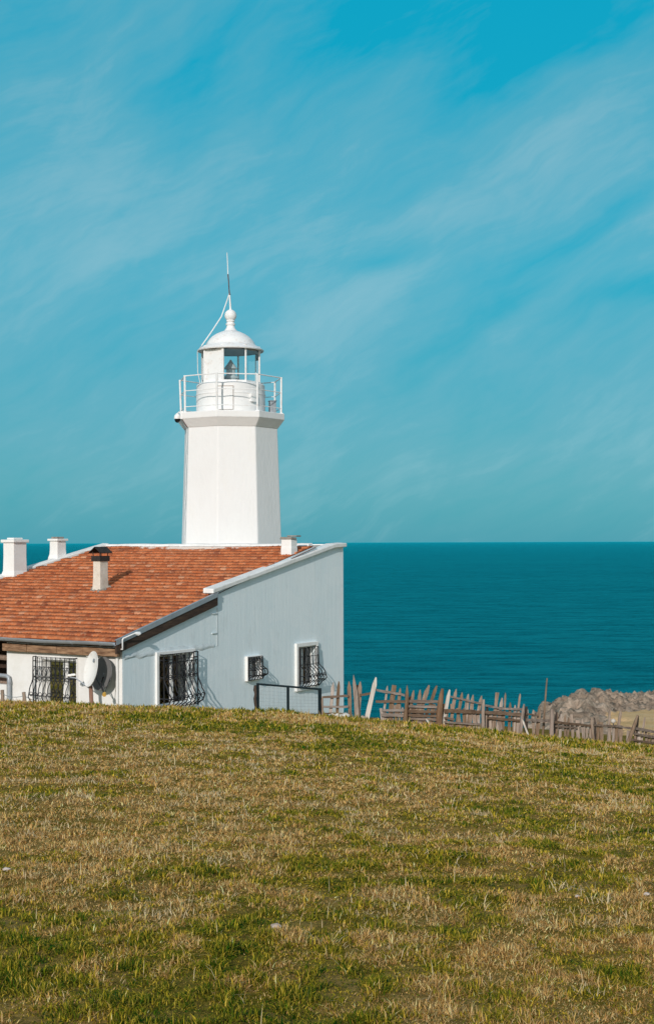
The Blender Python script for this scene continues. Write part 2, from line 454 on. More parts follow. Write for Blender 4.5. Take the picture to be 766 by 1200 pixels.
def tile_material():
    m, t, b = principled('clay_roof_tiles')
    co = t.n('ShaderNodeTexCoord').outputs['Object']
    tone = t.n('ShaderNodeAttribute', None, attribute_name='tone').outputs['Fac']
    edge = t.n('ShaderNodeAttribute', None, attribute_name='edge').outputs['Fac']
    col = t.ramp(tone, [(0.0, (0.36, 0.092, 0.036)), (0.35, (0.62, 0.175, 0.060)), (0.7, (0.74, 0.245, 0.095)), (1.0, (0.80, 0.38, 0.21))])
    n1 = t.noise(t.mapping(co, scale=(1.3, 0.8, 1)), 1.2, 8.0, 0.7)
    col = t.mix(t.math('MULTIPLY', t.ramp(n1, [(0.47, 0.0), (0.68, 1.0)]), 0.6), col, (0.20, 0.075, 0.042))
    n2 = t.noise(t.mapping(co, scale=(2.2, 0.7, 1), loc=(5, 2, 1)), 2.3, 9.0, 0.75)
    col = t.mix(t.math('MULTIPLY', t.ramp(n2, [(0.57, 0.0), (0.68, 1.0)]), 0.6), col, (0.66, 0.46, 0.34))
    n3 = t.noise(co, 40.0, 4.0, 0.7)
    col = t.mix(t.math('MULTIPLY', t.ramp(n3, [(0.45, 0.0), (0.7, 1.0)]), 0.35), col, (0.20, 0.07, 0.04))
    n4 = t.noise(t.mapping(co, scale=(1.0, 1.4, 1), loc=(1, 6, 2)), 7.0, 5.0, 0.65)
    col = t.mix(t.math('MULTIPLY', t.ramp(n4, [(0.54, 0.0), (0.66, 1.0)]), 0.55), col, (0.76, 0.42, 0.25))
    col = t.mix(t.math('MULTIPLY', t.ramp(n4, [(0.32, 1.0), (0.45, 0.0)]), 0.55), col, (0.24, 0.085, 0.045))
    # grime that collects in the laps
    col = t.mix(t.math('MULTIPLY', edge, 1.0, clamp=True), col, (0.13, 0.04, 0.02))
    # limewash dripped and brushed over the top courses at the tower foot
    sp = t.n('ShaderNodeSeparateXYZ', {0: co})
    ds = t.math('MULTIPLY_ADD', sp.outputs[0], 1.0, -8.55)
    du = t.math('ABSOLUTE', t.math('SUBTRACT', sp.outputs[1], 4.6))
    near = t.math('SUBTRACT', t.math('MULTIPLY', ds, 1.5), t.math('MULTIPLY', du, 0.22))
    lw = t.math('ADD', near, t.math('MULTIPLY', t.noise(co, 3.0, 7.0, 0.7), 1.4))
    lime = t.ramp(lw, [(0.66, 0.0), (0.80, 1.0)])
    col = t.mix(t.math('MULTIPLY', lime, 0.85), col, (0.72, 0.68, 0.63))
    link(t, col, b, 'Base Color')
    b.inputs['Roughness'].default_value = 0.85
    b.inputs['Specular IOR Level'].default_value = 0.2
    bn = t.n('ShaderNodeBump', {'Strength': 0.5, 'Distance': 0.015, 'Height': t.noise(co, 26.0, 5.0, 0.65)})
    link(t, bn.outputs[0], b, 'Normal')
    return m


M['tiles'] = tile_material()


def sea_material():
    m, t, b = principled('sea_water')
    geo = t.n('ShaderNodeNewGeometry').outputs['Position']
    p1 = t.mapping(geo, scale=(0.16, 0.5, 1))
    swell = t.noise(t.mapping(geo, scale=(0.012, 0.045, 1), rot=(0, 0, R(6))), 1.0, 4.0, 0.6)
    chop = t.noise(p1, 1.0, 6.0, 0.65, 0.4)
    patch = t.noise(t.mapping(geo, scale=(0.0016, 0.007, 1)), 1.0, 5.0, 0.6)
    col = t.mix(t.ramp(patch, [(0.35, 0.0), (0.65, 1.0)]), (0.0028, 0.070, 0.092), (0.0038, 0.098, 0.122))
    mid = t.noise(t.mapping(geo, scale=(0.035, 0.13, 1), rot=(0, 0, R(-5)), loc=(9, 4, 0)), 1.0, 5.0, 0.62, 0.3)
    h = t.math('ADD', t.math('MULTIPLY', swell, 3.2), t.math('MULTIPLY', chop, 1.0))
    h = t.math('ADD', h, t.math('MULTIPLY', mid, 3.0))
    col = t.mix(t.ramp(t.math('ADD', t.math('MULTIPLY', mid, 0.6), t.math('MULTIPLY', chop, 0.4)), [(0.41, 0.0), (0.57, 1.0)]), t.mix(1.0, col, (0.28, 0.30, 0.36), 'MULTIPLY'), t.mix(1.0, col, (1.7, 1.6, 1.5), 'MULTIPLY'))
    bn = t.n('ShaderNodeBump', {'Strength': 1.0, 'Distance': 1.0, 'Height': h}).outputs[0]
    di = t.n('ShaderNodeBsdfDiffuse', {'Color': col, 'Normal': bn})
    gl = t.n('ShaderNodeBsdfGlossy', {'Color': (0.04, 0.82, 0.86, 1), 'Roughness': 0.25, 'Normal': bn})
    fr = t.n('ShaderNodeFresnel', {'IOR': 1.33, 'Normal': bn}).outputs[0]
    mx = t.n('ShaderNodeMixShader', {0: t.math('MULTIPLY', fr, 1.0), 1: di.outputs[0], 2: gl.outputs[0]})
    o = [n for n in t.t.nodes if n.type == 'OUTPUT_MATERIAL'][0]
    t.t.links.new(mx.outputs[0], o.inputs[0])
    return m


M['sea'] = sea_material()


def soil_material():
    m, t, b = principled('turf_soil')
    geo = t.n('ShaderNodeNewGeometry').outputs['Position']
    n1 = t.noise(geo, 1.1, 6.0, 0.65)
    n2 = t.noise(geo, 9.0, 6.0, 0.7)
    col = t.mix(t.ramp(n1, [(0.38, 0.0), (0.62, 1.0)]), (0.19, 0.145, 0.018), (0.33, 0.22, 0.075))
    col = t.mix(t.math('MULTIPLY', t.ramp(n2, [(0.45, 0.0), (0.65, 1.0)]), 0.6), col, (0.08, 0.06, 0.016))
    link(t, col, b, 'Base Color')
    b.inputs['Roughness'].default_value = 0.95
    b.inputs['Specular IOR Level'].default_value = 0.0
    bn = t.n('ShaderNodeBump', {'Strength': 0.8, 'Distance': 0.04, 'Height': t.noise(geo, 18.0, 6.0, 0.7)})
    link(t, bn.outputs[0], b, 'Normal')
    return m


M['soil'] = soil_material()


def rock_material():
    m, t, b = principled('coast_rock_and_sand')
    geo = t.n('ShaderNodeNewGeometry').outputs['Position']
    rk = t.n('ShaderNodeAttribute', None, attribute_name='rock').outputs['Fac']
    n1 = t.noise(geo, 0.55, 8.0, 0.7)
    n2 = t.noise(geo, 3.0, 6.0, 0.7)
    rock = t.ramp(n1, [(0.3, (0.21, 0.15, 0.105)), (0.5, (0.50, 0.38, 0.28)), (0.72, (0.70, 0.57, 0.45))])
    rock = t.mix(t.math('MULTIPLY', t.ramp(n2, [(0.42, 0.0), (0.6, 1.0)]), 0.5), rock, (0.22, 0.165, 0.125))
    n3 = t.noise(geo, 0.22, 6.0, 0.6)
    sand = t.mix(t.ramp(n3, [(0.35, 0.0), (0.65, 1.0)]), (0.80, 0.49, 0.22), (0.84, 0.57, 0.31))
    sand = t.mix(t.math('MULTIPLY', t.ramp(n2, [(0.5, 0.0), (0.72, 1.0)]), 0.35), sand, (0.42, 0.28, 0.12))
    f = t.ramp(t.math('ADD', rk, t.math('MULTIPLY_ADD', n2, 0.5, -0.25)), [(0.4, 0.0), (0.6, 1.0)])
    col = t.mix(f, sand, rock)
    link(t, col, b, 'Base Color')
    b.inputs['Roughness'].default_value = 0.95
    b.inputs['Specular IOR Level'].default_value = 0.0
    bn = t.n('ShaderNodeBump', {'Strength': 1.0, 'Distance': 0.3, 'Height': t.noise(geo, 2.2, 8.0, 0.7)})
    link(t, bn.outputs[0], b, 'Normal')
    return m


M['rock'] = rock_material()


def blade_material():
    m, t, b = principled('grass_blades')
    c = t.n('ShaderNodeAttribute', None, attribute_name='blade_colour').outputs['Color']
    link(t, c, b, 'Base Color')
    b.inputs['Roughness'].default_value = 0.7
    b.inputs['Specular IOR Level'].default_value = 0.08
    tl = t.n('ShaderNodeBsdfTranslucent', {'Color': c})
    mx = t.n('ShaderNodeMixShader', {0: 0.36, 1: b.outputs[0], 2: tl.outputs[0]})
    o = [n for n in t.t.nodes if n.type == 'OUTPUT_MATERIAL'][0]
    t.t.links.new(mx.outputs[0], o.inputs[0])
    return m


M['blade'] = blade_material()

# ------------------------------------------------------------------ terrain
SEA_Z = -30.0
_ky = np.array([-400, -60, -20, 0, 5, 15, 24, 28, 30.5, 33, 36, 42, 48, 54, 60, 75, 100, 140], float)
_kz = np.array([-9, -3.4, -1.75, -1.60, -1.70, -2.42, -3.08, -3.40, -3.78, -4.45, -5.12, -5.45, -5.75, -6.6, -8.1, -9.4, -11.2, -14.0], float)
_ty = np.linspace(-400, 140, 5401)
_tz = np.interp(_ty, _ky, _kz)
_g = np.exp(-0.5 * (np.arange(-30, 31) / 9.0) ** 2)
_g /= _g.sum()
_tz = np.convolve(np.pad(_tz, 30, mode='edge'), _g, mode='valid')

# coast line of the bay and the rocky point: Y of the cliff edge as a function of X
_cx = np.array([-200, -60, -20, 0, 6, 9.3, 11.2, 13.6, 18.0, 23, 32, 50, 80, 200], float)
_cy = np.array([70, 66, 62, 60, 62, 72, 82, 95, 108, 115, 113, 117, 122, 130], float)


def gz(x, y, fine=True):
    x = np.asarray(x, float)
    y = np.asarray(y, float)
    z = np.interp(y, _ty, _tz)
    tilt = np.clip(x, -16, 30)
    z = z - 0.044 * tilt * smooth(0, 26, y) * (1 - 0.6 * smooth(40, 70, y))
    z = z - 0.050 * np.clip(x + 0.8, 0, 22) ** 1.0 * smooth(8, 28, y) * (1 - smooth(40, 70, y))
    z = z + 0.16 * (fbm(x * 0.22 + 40, y * 0.16 + 11, 3, 3) - 0.5) * smooth(-4, 10, y)
    if fine:
        z = z + 0.07 * (fbm(x * 1.3, y * 1.1, 21, 3) - 0.5) + 0.055 * (fbm(x * 3.6, y * 3.6, 23, 3) - 0.5) * smooth(60, 30, y)
    return z


def coast(x):
    return np.interp(x, _cx, _cy)


def grid_mesh(name, xs, ys, zfun, mat, attr=None):
    X, Y = np.meshgrid(xs, ys)
    Z = zfun(X, Y)
    n, k = X.shape
    v = np.stack([X.ravel(), Y.ravel(), Z.ravel()], 1)
    idx = np.arange(n * k).reshape(n, k)
    q = np.stack([idx[:-1, :-1].ravel(), idx[:-1, 1:].ravel(), idx[1:, 1:].ravel(), idx[1:, :-1].ravel()], 1)
    me = bpy.data.meshes.new(name)
    me.vertices.add(len(v))
    me.vertices.foreach_set('co', v.ravel())
    me.loops.add(q.size)
    me.loops.foreach_set('vertex_index', q.ravel().astype(np.int32))
    me.polygons.add(len(q))
    me.polygons.foreach_set('loop_start', np.arange(0, q.size, 4, dtype=np.int32))
    me.polygons.foreach_set('loop_total', np.full(len(q), 4, np.int32))
    me.polygons.foreach_set('use_smooth', np.ones(len(q), bool))
    me.update()
    if attr:
        a = me.attributes.new(attr[0], 'FLOAT', 'POINT')
        a.data.foreach_set('value', attr[1](X, Y).ravel().astype(np.float32))
    me.materials.append(mat)
    o = bpy.data.objects.new(name, me)
    COL.objects.link(o)
    return o


def ground_z(x, y):
    z = gz(x, y)
    d = coast(x) - y                       # distance inside the cliff edge
    drop = smooth(0, -14, d)
    z = z * (1 - drop) + (SEA_Z - 4) * drop
    # the rocky point is a sheet of its own: keep the turf sheet under it
    z = z - 1.6 * smooth(52, 58, y) * smooth(1, 6, x)
    return z


xs = np.unique(np.concatenate([np.linspace(-320, -40, 29), np.linspace(-40, -10, 61), np.linspace(-10, 12, 380), np.linspace(12, 40, 57), np.linspace(40, 320, 29)]))
ys = np.unique(np.concatenate([np.linspace(-400, -20, 39), np.linspace(-20, 3, 40), np.linspace(3, 36, 560), np.linspace(36, 150, 115)]))
ground = grid_mesh('ground', xs, ys, ground_z, M['soil'])
tag(ground, kind='structure')


# rocky point beyond the fence
def rock_lumps(x, y, seed, size):
    """cellular lumps: rounded boulders and gaps"""
    cx, cy = x / size, y / size
    ix, iy = np.floor(cx), np.floor(cy)
    best = np.full(x.shape, 9.0)
    second = np.full(x.shape, 9.0)
    hgt = np.zeros(x.shape)
    for dx in (-1, 0, 1):
        for dy in (-1, 0, 1):
            px = ix + dx + _hash(ix + dx, iy + dy, seed)
            py = iy + dy + _hash(ix + dx, iy + dy, seed + 5)
            h = _hash(ix + dx, iy + dy, seed + 9)
            d = np.hypot(px - cx, py - cy)
            nb = d < best
            second = np.where(nb, best, np.minimum(second, d))
            hgt = np.where(nb, h, hgt)
            best = np.where(nb, d, best)
    return np.clip(second - best, 0, 0.6) / 0.6, hgt


def point_parts(x, y):
    wob = 1.6 * (fbm(x * 0.25, y * 0.25, 61, 3) - 0.5) * 2
    # horizontal distance to the edge (the edge runs away from the camera on the left, across on the right)
    d1 = (coast(x) - y)
    dx = np.interp(y, [55, 62, 72, 82, 95, 108, 114], [5.5, 7.6, 9.3, 11.2, 13.6, 18.0, 23])
    d2 = (x - dx) * 0.95
    d = np.minimum(d1 * 0.9, np.where(y < 114, d2, 99)) + wob
    return d


def point_rock(x, y):
    d = point_parts(x, y)
    band = 4.8 + 3.0 * (fbm(x * 0.2, y * 0.2, 66, 3) - 0.5) + 9.0 * smooth(93, 101, y)
    return 1 - smooth(band - 1.5, band + 1.0, d)


def point_z(x, y):
    d = point_parts(x, y)
    base = gz(x, y, False)
    own = np.interp(y, [50, 62, 75, 88, 100, 110, 120, 145], [-7.6, -9.3, -10.35, -10.95, -11.4, -12.1, -12.9, -15.0]) - 0.014 * (x - 15)
    base = base + (own - base) * smooth(60, 74, y)
    rk = point_rock(x, y)
    l1, h1 = rock_lumps(x + 0.5 * fbm(x * 1.4, y * 1.4, 17, 3), y + 0.5 * fbm(x * 1.4, y * 1.4, 18, 3), 71, 1.25)
    l2, h2 = rock_lumps(x + 3, y, 81, 0.55)
    rough = (0.5 - np.abs(fbm(x * 0.9, y * 0.7, 91, 5, 0.6) - 0.5) * 3.2) + 0.6 * (fbm(x * 2.6, y * 2.6, 96, 4, 0.6) - 0.5)
    far = smooth(72, 100, y)
    ridge = np.exp(-((d - 2.2) / 1.9) ** 2) * (0.1 + 0.45 * far)
    for (px, py, rad, hh) in ((15.6, 88.5, 1.3, 1.5), (17.0, 94.0, 1.6, 1.9), (19.0, 100.5, 1.8, 2.0), (21.5, 105.5, 2.0, 1.6), (14.0, 82.0, 1.2, 0.9)):
        q = np.hypot((x - px) * 1.0, (y - py) * 0.8) / rad
        ridge = ridge + hh * 0.30 * np.clip(1.25 - q, 0, 1) ** 0.5
    lum = (0.25 + 0.75 * h1) * l1 ** 0.5 * 0.75 + (0.3 + 0.7 * h2) * l2 ** 0.5 * 0.28
    z = base + rk * (ridge + (0.35 + 0.65 * far) * 0.7 * lum - 0.75 + 1.0 * (0.4 + 0.6 * far) * rough) + 0.12 * (fbm(x * 0.6, y * 0.6, 95, 3) - 0.5)
    out = np.clip(-d, 0, 40)
    fall = out * 1.7 + 1.5 * (lum - 0.6) * smooth(0, 3, out)
    z = z - np.where(d < 0, fall, 0)
    edge = smooth(58, 52, y) + smooth(6, 1, x)
    z = z - 1.4 * np.clip(edge, 0, 1)
    return np.maximum(z, SEA_Z - 3)


xs = np.unique(np.concatenate([np.arange(1, 34, 0.2), np.arange(34, 120, 1.5)]))
ys = np.unique(np.concatenate([np.arange(50, 122, 0.25), np.arange(122, 145, 1.5)]))
headland = grid_mesh('headland', xs, ys, point_z, M['rock'], ('rock', point_rock))
tag(headland, kind='structure')

# sea: one sheet to the horizon
mb = MB()
ring = [(-260000, -2000), (260000, -2000), (260000, 300000), (-260000, 300000)]
mb.add([(x, y, SEA_Z) for x, y in ring], [(0, 1, 2, 3)])
sea = mb.build('sea', M['sea'])
tag(sea, kind='structure')


# ------------------------------------------------------------------ turf
def dryness(x, y):
    a = fbm(x * 0.55 + 3.3, y * 0.30 + 8.1, 31, 4)
    b = fbm(x * 2.6, y * 1.5, 41, 3)
    return np.clip(0.62 * a + 0.38 * b + 0.05 * np.exp(-((y - 13.5) / 5.0) ** 2) - 0.02, 0, 1)


def blades(name, px, py, h, wdt, lean, colour, label=None, curl=0.5, mat_=0.016):
    n = len(px)
    pz = gz(px, py) - 0.006 + mat_ * smooth(0.7, 1.2, lean) * rng.uniform(0, 1, n)
    yaw = rng.uniform(0, 2 * math.pi, n)
    # blade faces: width axis random but biased to be seen
    lx, ly = np.cos(yaw), np.sin(yaw)
    wyaw = yaw + math.pi / 2 + rng.normal(0, 0.6, n)
    wx, wy = np.cos(wyaw) * wdt * 0.5, np.sin(wyaw) * wdt * 0.5
    mid_out = h * np.sin(lean) * 0.4
    mid_up = h * np.cos(lean) * 0.6
    tip_out = h * np.sin(lean) * (1.0 + curl * 0.3)
    tip_up = h * np.cos(lean * (1 + 0.35 * curl))
    tip_up = np.maximum(tip_up, 0.006)
    V = np.empty((n, 5, 3), np.float32)
    V[:, 0] = np.stack([px - wx, py - wy, pz], 1)
    V[:, 1] = np.stack([px + wx, py + wy, pz], 1)
    mx, my, mz = px + lx * mid_out, py + ly * mid_out, pz + mid_up
    V[:, 2] = np.stack([mx + wx * 0.8, my + wy * 0.8, mz], 1)
    V[:, 3] = np.stack([mx - wx * 0.8, my - wy * 0.8, mz], 1)
    V[:, 4] = np.stack([px + lx * tip_out, py + ly * tip_out, pz + tip_up], 1)
    base = (np.arange(n, dtype=np.int32) * 5)[:, None]
    loops = np.concatenate([base + np.array([[0, 1, 2, 3]], np.int32), base + np.array([[3, 2, 4]], np.int32)], 1)
    me = bpy.data.meshes.new(name)
    me.vertices.add(n * 5)
    me.vertices.foreach_set('co', V.ravel())
    me.loops.add(n * 7)
    me.loops.foreach_set('vertex_index', loops.ravel())
    me.polygons.add(n * 2)
    st = np.empty((n, 2), np.int32)
    st[:, 0] = np.arange(n) * 7
    st[:, 1] = st[:, 0] + 4
    tt = np.empty((n, 2), np.int32)
    tt[:, 0] = 4
    tt[:, 1] = 3
    me.polygons.foreach_set('loop_start', st.ravel())
    me.polygons.foreach_set('loop_total', tt.ravel())
    me.update()
    ca = me.attributes.new('blade_colour', 'FLOAT_COLOR', 'POINT')
    c4 = np.ones((n, 5, 4), np.float32)
    c4[:, :, :3] = colour[:, None, :]
    ca.data.foreach_set('color', c4.ravel())
    me.materials.append(M['blade'])
    o = bpy.data.objects.new(name, me)
    COL.objects.link(o)
    tag(o, kind='stuff')
    return o


def scatter(y0, y1, dens, margin=1.25, pad=0.8):
    """random points on the turf within the strip y0..y1, wider than the view"""
    half1 = 0.232 * y1 * margin + pad
    area = 2 * half1 * (y1 - y0)
    n = int(area * dens)
    x = rng.uniform(-half1, half1, n)
    y = rng.uniform(y0, y1, n)
    keep = np.abs(x) < 0.232 * y * margin + pad
    return x[keep], y[keep]


GREEN = np.array([[0.390, 0.290, 0.024], [0.480, 0.345, 0.038], [0.560, 0.400, 0.070], [0.190, 0.200, 0.012], [0.085, 0.105, 0.007], [0.085, 0.105, 0.007]])
DRY = np.array([[0.70, 0.475, 0.205], [0.60, 0.385, 0.145], [0.80, 0.60, 0.33], [0.42, 0.245, 0.080], [0.22, 0.125, 0.040]])


def pick(pal, n, mixv):
    i = rng.integers(0, len(pal), n)
    j = rng.integers(0, len(pal), n)
    t = rng.uniform(0, 1, n)[:, None]
    c = pal[i] * t + pal[j] * (1 - t)
    return c * rng.uniform(1 - mixv, 1 + mixv, n)[:, None]


gx, gy, gh, gw, gl, gc = [], [], [], [], [], []
dx_, dy_, dh, dw, dl, dc = [], [], [], [], [], []
for (y0, y1, dens) in ((3.8, 6.5, 17000), (6.5, 10, 8500), (10, 15, 3800), (15, 21, 2200), (21, 31, 1400)):
    x, y = scatter(y0, y1, dens)
    # the same turf goes on, more sparsely sown, to both sides of the view
    xo, yo = scatter(y0, y1, dens * 0.30, 1.25, 8.0)
    ko = np.abs(xo) > 0.232 * yo * 1.25 + 0.8
    x, y = np.concatenate([x, xo[ko]]), np.concatenate([y, yo[ko]])
    wid = np.concatenate([np.ones(len(x) - ko.sum()), np.full(ko.sum(), 2.2)])
    d = dryness(x, y)
    tuft = smooth(0.2, 0.8, fbm(x * 11.0, y * 9.0, 51, 3))
    mott = fbm(x * 5.0 + 9, y * 4.0, 57, 3)
    p_dry = np.clip((d - 0.47) * 4.4 + 0.36 + (mott - 0.5) * 2.6, 0.03, 0.96)
    isdry = rng.uniform(0, 1, len(x)) < p_dry
    wmin = np.maximum(0.0042, y * 0.00078) * wid
    # green
    g = ~isdry
    n = g.sum()
    lush = np.clip((0.50 - d[g]) * 4 + (0.5 - mott[g]) * 2, 0, 1)
    h = (0.016 + 0.014 * rng.uniform(0, 1, n) ** 1.5 + 0.014 * lush * tuft[g]) * (0.3 + 1.5 * tuft[g])
    far = smooth(20, 30, y[g])
    h = h * (1 + 1.6 * far)
    c = pick(GREEN, n, 0.45) * np.array([1.30, 1.24, 1.1])
    c = c * (1 - 0.12 * lush[:, None]) + lush[:, None] * np.array([-0.12, -0.050, -0.006])
    gx.append(x[g]); gy.append(y[g]); gh.append(h); gw.append(wmin[g] * rng.uniform(0.8, 1.5, n)); gl.append(np.where(rng.uniform(0, 1, n) < 0.5, rng.uniform(0.1, 0.9, n), rng.uniform(0.8, 1.6, n))); gc.append(np.clip(c, 0.004, 1))
    # dry
    n = isdry.sum()
    h = (0.017 + 0.022 * rng.uniform(0, 1, n) ** 1.8) * (0.3 + 1.5 * tuft[isdry])
    h = h * (1 + 1.4 * smooth(18, 30, y[isdry]))
    dx_.append(x[isdry]); dy_.append(y[isdry]); dh.append(h); dw.append(wmin[isdry] * rng.uniform(0.6, 1.2, n)); dl.append(np.where(rng.uniform(0, 1, n) < 0.4, rng.uniform(0.2, 0.9, n), rng.uniform(0.9, 1.65, n))); dc.append(np.clip(pick(DRY, n, 0.42) * np.array([1.26, 1.15, 1.0]), 0, 0.93))
# pale dead stalks in tufts
tx, ty = scatter(4.2, 29, 9.0, 1.15)
keep = dryness(tx, ty) > rng.uniform(0.40, 0.60, len(tx))
tx, ty = tx[keep], ty[keep]
for qx, qy in zip(tx, ty):
    n = int(6 + 60 * rng.uniform() ** 2)
    r = rng.uniform(0.03, 0.11) * (0.6 + n / 60)
    sx = qx + rng.normal(0, r, n)
    sy = qy + rng.normal(0, r * 0.8, n)
    dx_.append(sx); dy_.append(sy)
    dh.append(rng.uniform(0.02, 0.07, n) * rng.uniform(0.7, 1.3)); dw.append(np.maximum(0.0026, sy * 0.00055) * rng.uniform(0.8, 1.4, n))
    dl.append(rng.uniform(0.3, 1.62, n))
    dc.append(pick(np.array([[0.78, 0.60, 0.34], [0.66, 0.48, 0.25], [0.84, 0.68, 0.44]]), n, 0.15))
x, y = scatter(4.2, 29, 9.0, 1.2)
n = len(x)
dx_.append(x); dy_.append(y); dh.append(rng.uniform(0.04, 0.13, n)); dw.append(np.maximum(0.0028, y * 0.00050) * rng.uniform(0.8, 1.2, n))
dl.append(rng.uniform(0.1, 1.5, n)); dc.append(pick(np.array([[0.85, 0.70, 0.42], [0.75, 0.58, 0.32]]), n, 0.1))
# taller wisps at the foot of the fence and gate
for (xa, xb, k_) in ((300, 380, 260), (380, 790, 1500)):
    q_ = rng.uniform(xa, xb, k_)
    q_ = q_[fbm(q_ * 0.06, q_ * 0 + 3, 77, 2) > rng.uniform(0.35, 0.75, k_)]
    Yf = np.interp(q_, [290, 376, 520, 620, 700, 766, 900], [30.4, 30.0, 29.9, 30.6, 31.8, 33.0, 35.2]) + rng.normal(-0.15, 0.22, len(q_))
    n = len(q_)
    dx_.append((q_ - 383) / F * Yf); dy_.append(Yf); dh.append(rng.uniform(0.08, 0.24, n)); dw.append(np.full(n, 0.015)); dl.append(rng.uniform(0.05, 0.8, n))
    dc.append(pick(np.array([[0.50, 0.40, 0.15], [0.40, 0.34, 0.06], [0.66, 0.50, 0.25]]), n, 0.2))
cat = np.concatenate
grass = blades('grass', cat(gx), cat(gy), cat(gh), cat(gw), cat(gl), cat(gc))
dry = blades('dry_grass', cat(dx_), cat(dy_), cat(dh), cat(dw), cat(dl), cat(dc), curl=0.2)

# ------------------------------------------------------------------ house (local x = s along the side wall, away; local y = u along the front, to the left)
HX, HY, HZ0 = -5.18, 36.0, -5.55
TH = math.atan2(0.848, 0.53)
CS, SN = math.cos(TH), math.sin(TH)
house = empty('house', (HX, HY, HZ0), TH)
tag(house, 'low white and pale blue keeper\'s house with a sloping red tile roof', 'house')


def to_local(p):
    dx, dy = p[0] - HX, p[1] - HY
    return Vector((dx * CS + dy * SN, -dx * SN + dy * CS, p[2] - HZ0))


def hit_plane(x, y, n, c):
    """ray through photo pixel against plane n.p = c in house-local coordinates"""
    k, m = img_k(x, y)
    o = to_local((0, 0, 0))
    d = to_local((k, 1, m)) - o
    n = Vector(n)
    t = (c - n.dot(o)) / n.dot(d)
    return o + d * t


def hit_side(x, y, u=0.0):
    return hit_plane(x, y, (0, 1, 0), u)


def hit_front(x, y, s=0.0):
    return hit_plane(x, y, (1, 0, 0), s)


SL = 0.25
EAVE_S = -0.34
RZ0 = -2.47 - HZ0


def roof_z(s):
    return RZ0 + SL * (s + 0.3)


def hit_roof(x, y):
    return hit_plane(x, y, (-SL, 0, 1), RZ0 + SL * 0.3)


RIDGE_S = 9.1
BACK_S = 10.74


def u_left(s):
    return 9.28 - 0.22 * (s - 5.03)


# ---- walls
def wall_holes(mb, P, a0, a1, z0, z1, holes, depth):
    """flat wall with rectangular openings; P(a, z, o) -> local point, o outward"""
    As = sorted({a0, a1, *[h[0] for h in holes], *[h[1] for h in holes]})
    Zs = sorted({z0, z1, *[h[2] for h in holes], *[h[3] for h in holes]})
    for i in range(len(As) - 1):
        for j in range(len(Zs) - 1):
            ca, cz = (As[i] + As[i + 1]) / 2, (Zs[j] + Zs[j + 1]) / 2
            if any(h[0] < ca < h[1] and h[2] < cz < h[3] for h in holes):
                continue
            mb.add([P(As[i], Zs[j], 0), P(As[i + 1], Zs[j], 0), P(As[i + 1], Zs[j + 1], 0), P(As[i], Zs[j + 1], 0)], [(0, 1, 2, 3)])
    for h in holes:
        c = [(h[0], h[2]), (h[1], h[2]), (h[1], h[3]), (h[0], h[3])]
        for i in range(4):
            p, q = c[i], c[(i + 1) % 4]
            mb.add([P(*p, 0), P(*q, 0), P(*q, -depth), P(*p, -depth)], [(0, 1, 2, 3)])


PS = lambda a, z, o: (a, -o, z)        # side wall
PF = lambda a, z, o: (-o, a, z)        # front wall


def rect_on(hit, x0, y0, x1, y1):
    """opening from two photo corners (upper left, lower right)"""
    p, q = hit(x0, y0), hit(x1, y1)
    return p, q


def opening_side(xl, xr, yt, yb):
    pl, pr = hit_side(xl, (yt + yb) / 2), hit_side(xr, (yt + yb) / 2)
    xm = (xl + xr) / 2
    return (pl.x, pr.x, hit_side(xm, yb).z, hit_side(xm, yt).z)


def opening_front(xl, xr, yt, yb):
    pl, pr = hit_front(xl, (yt + yb) / 2), hit_front(xr, (yt + yb) / 2)
    xm = (xl + xr) / 2
    return (pr.y, pl.y, hit_front(xm, yb).z, hit_front(xm, yt).z)


W1 = opening_side(184.5, 224.5, 766.5, 826.0)
W2 = opening_side(287.5, 303.0, 769.5, 796.0)
W3 = opening_side(347.5, 368.5, 757.0, 804.0)
WF = opening_front(50.5, 90.5, 773.5, 830.0)

mb = MB()
zt = 2.62
wall_holes(mb, PS, 0.0, BACK_S, 0.0, zt, [W1, W2, W3], 0.22)
# upper part under the slope
PAR_S = hit_side(252, 700).x
top = [(0.0, zt), (BACK_S, zt), (BACK_S, 5.50), (RIDGE_S - 0.2, 5.40), (PAR_S, roof_z(PAR_S) + 0.12), (PAR_S, roof_z(PAR_S) - 0.06), (0.0, roof_z(0) - 0.06)]
mb.add([PS(a, z, 0) for a, z in top], [tuple(range(len(top)))])
side_wall = mb.build('side_wall', M['blue_wall'], house)
tag(side_wall, 'pale blue side wall with streaky paint')

FW_L = hit_front(8.5, 780).y      # left end of the front wall, where the porch begins
mb = MB()
wall_holes(mb, PF, 0.0, FW_L, 0.0, roof_z(0) - 0.06, [WF], 0.20)
mb.add([(0, FW_L, 0), (1.6, FW_L, 0), (1.6, FW_L, roof_z(1.6) - 0.06), (0, FW_L, roof_z(0) - 0.06)], [(3, 2, 1, 0)])
mb.box(0.0, 0.16, FW_L + 0.02, FW_L + 2.4, 0.0, hit_front(4, 802).z)      # low porch wall
mb.box(0.0, 0.2, FW_L + 2.4, u_left(0), 0.0, roof_z(0) - 0.06)
front_wall = mb.build('front_wall', M['front_paint'], house)
tag(front_wall, 'sunlit white front wall')
mb = MB()
mb.box(1.6, 1.7, FW_L, FW_L + 2.4, 0.0, roof_z(1.6) - 0.07)
mb.build('porch_back_wall', M['dark_wood'], house)
mb = MB()
mb.add([(BACK_S, 0, 0), (BACK_S, u_left(BACK_S), 0), (BACK_S, u_left(BACK_S), 5.5), (BACK_S, 0, 5.5)], [(0, 1, 2, 3)])
mb.build('back_wall', M['white_paint'], house)
mb = MB()
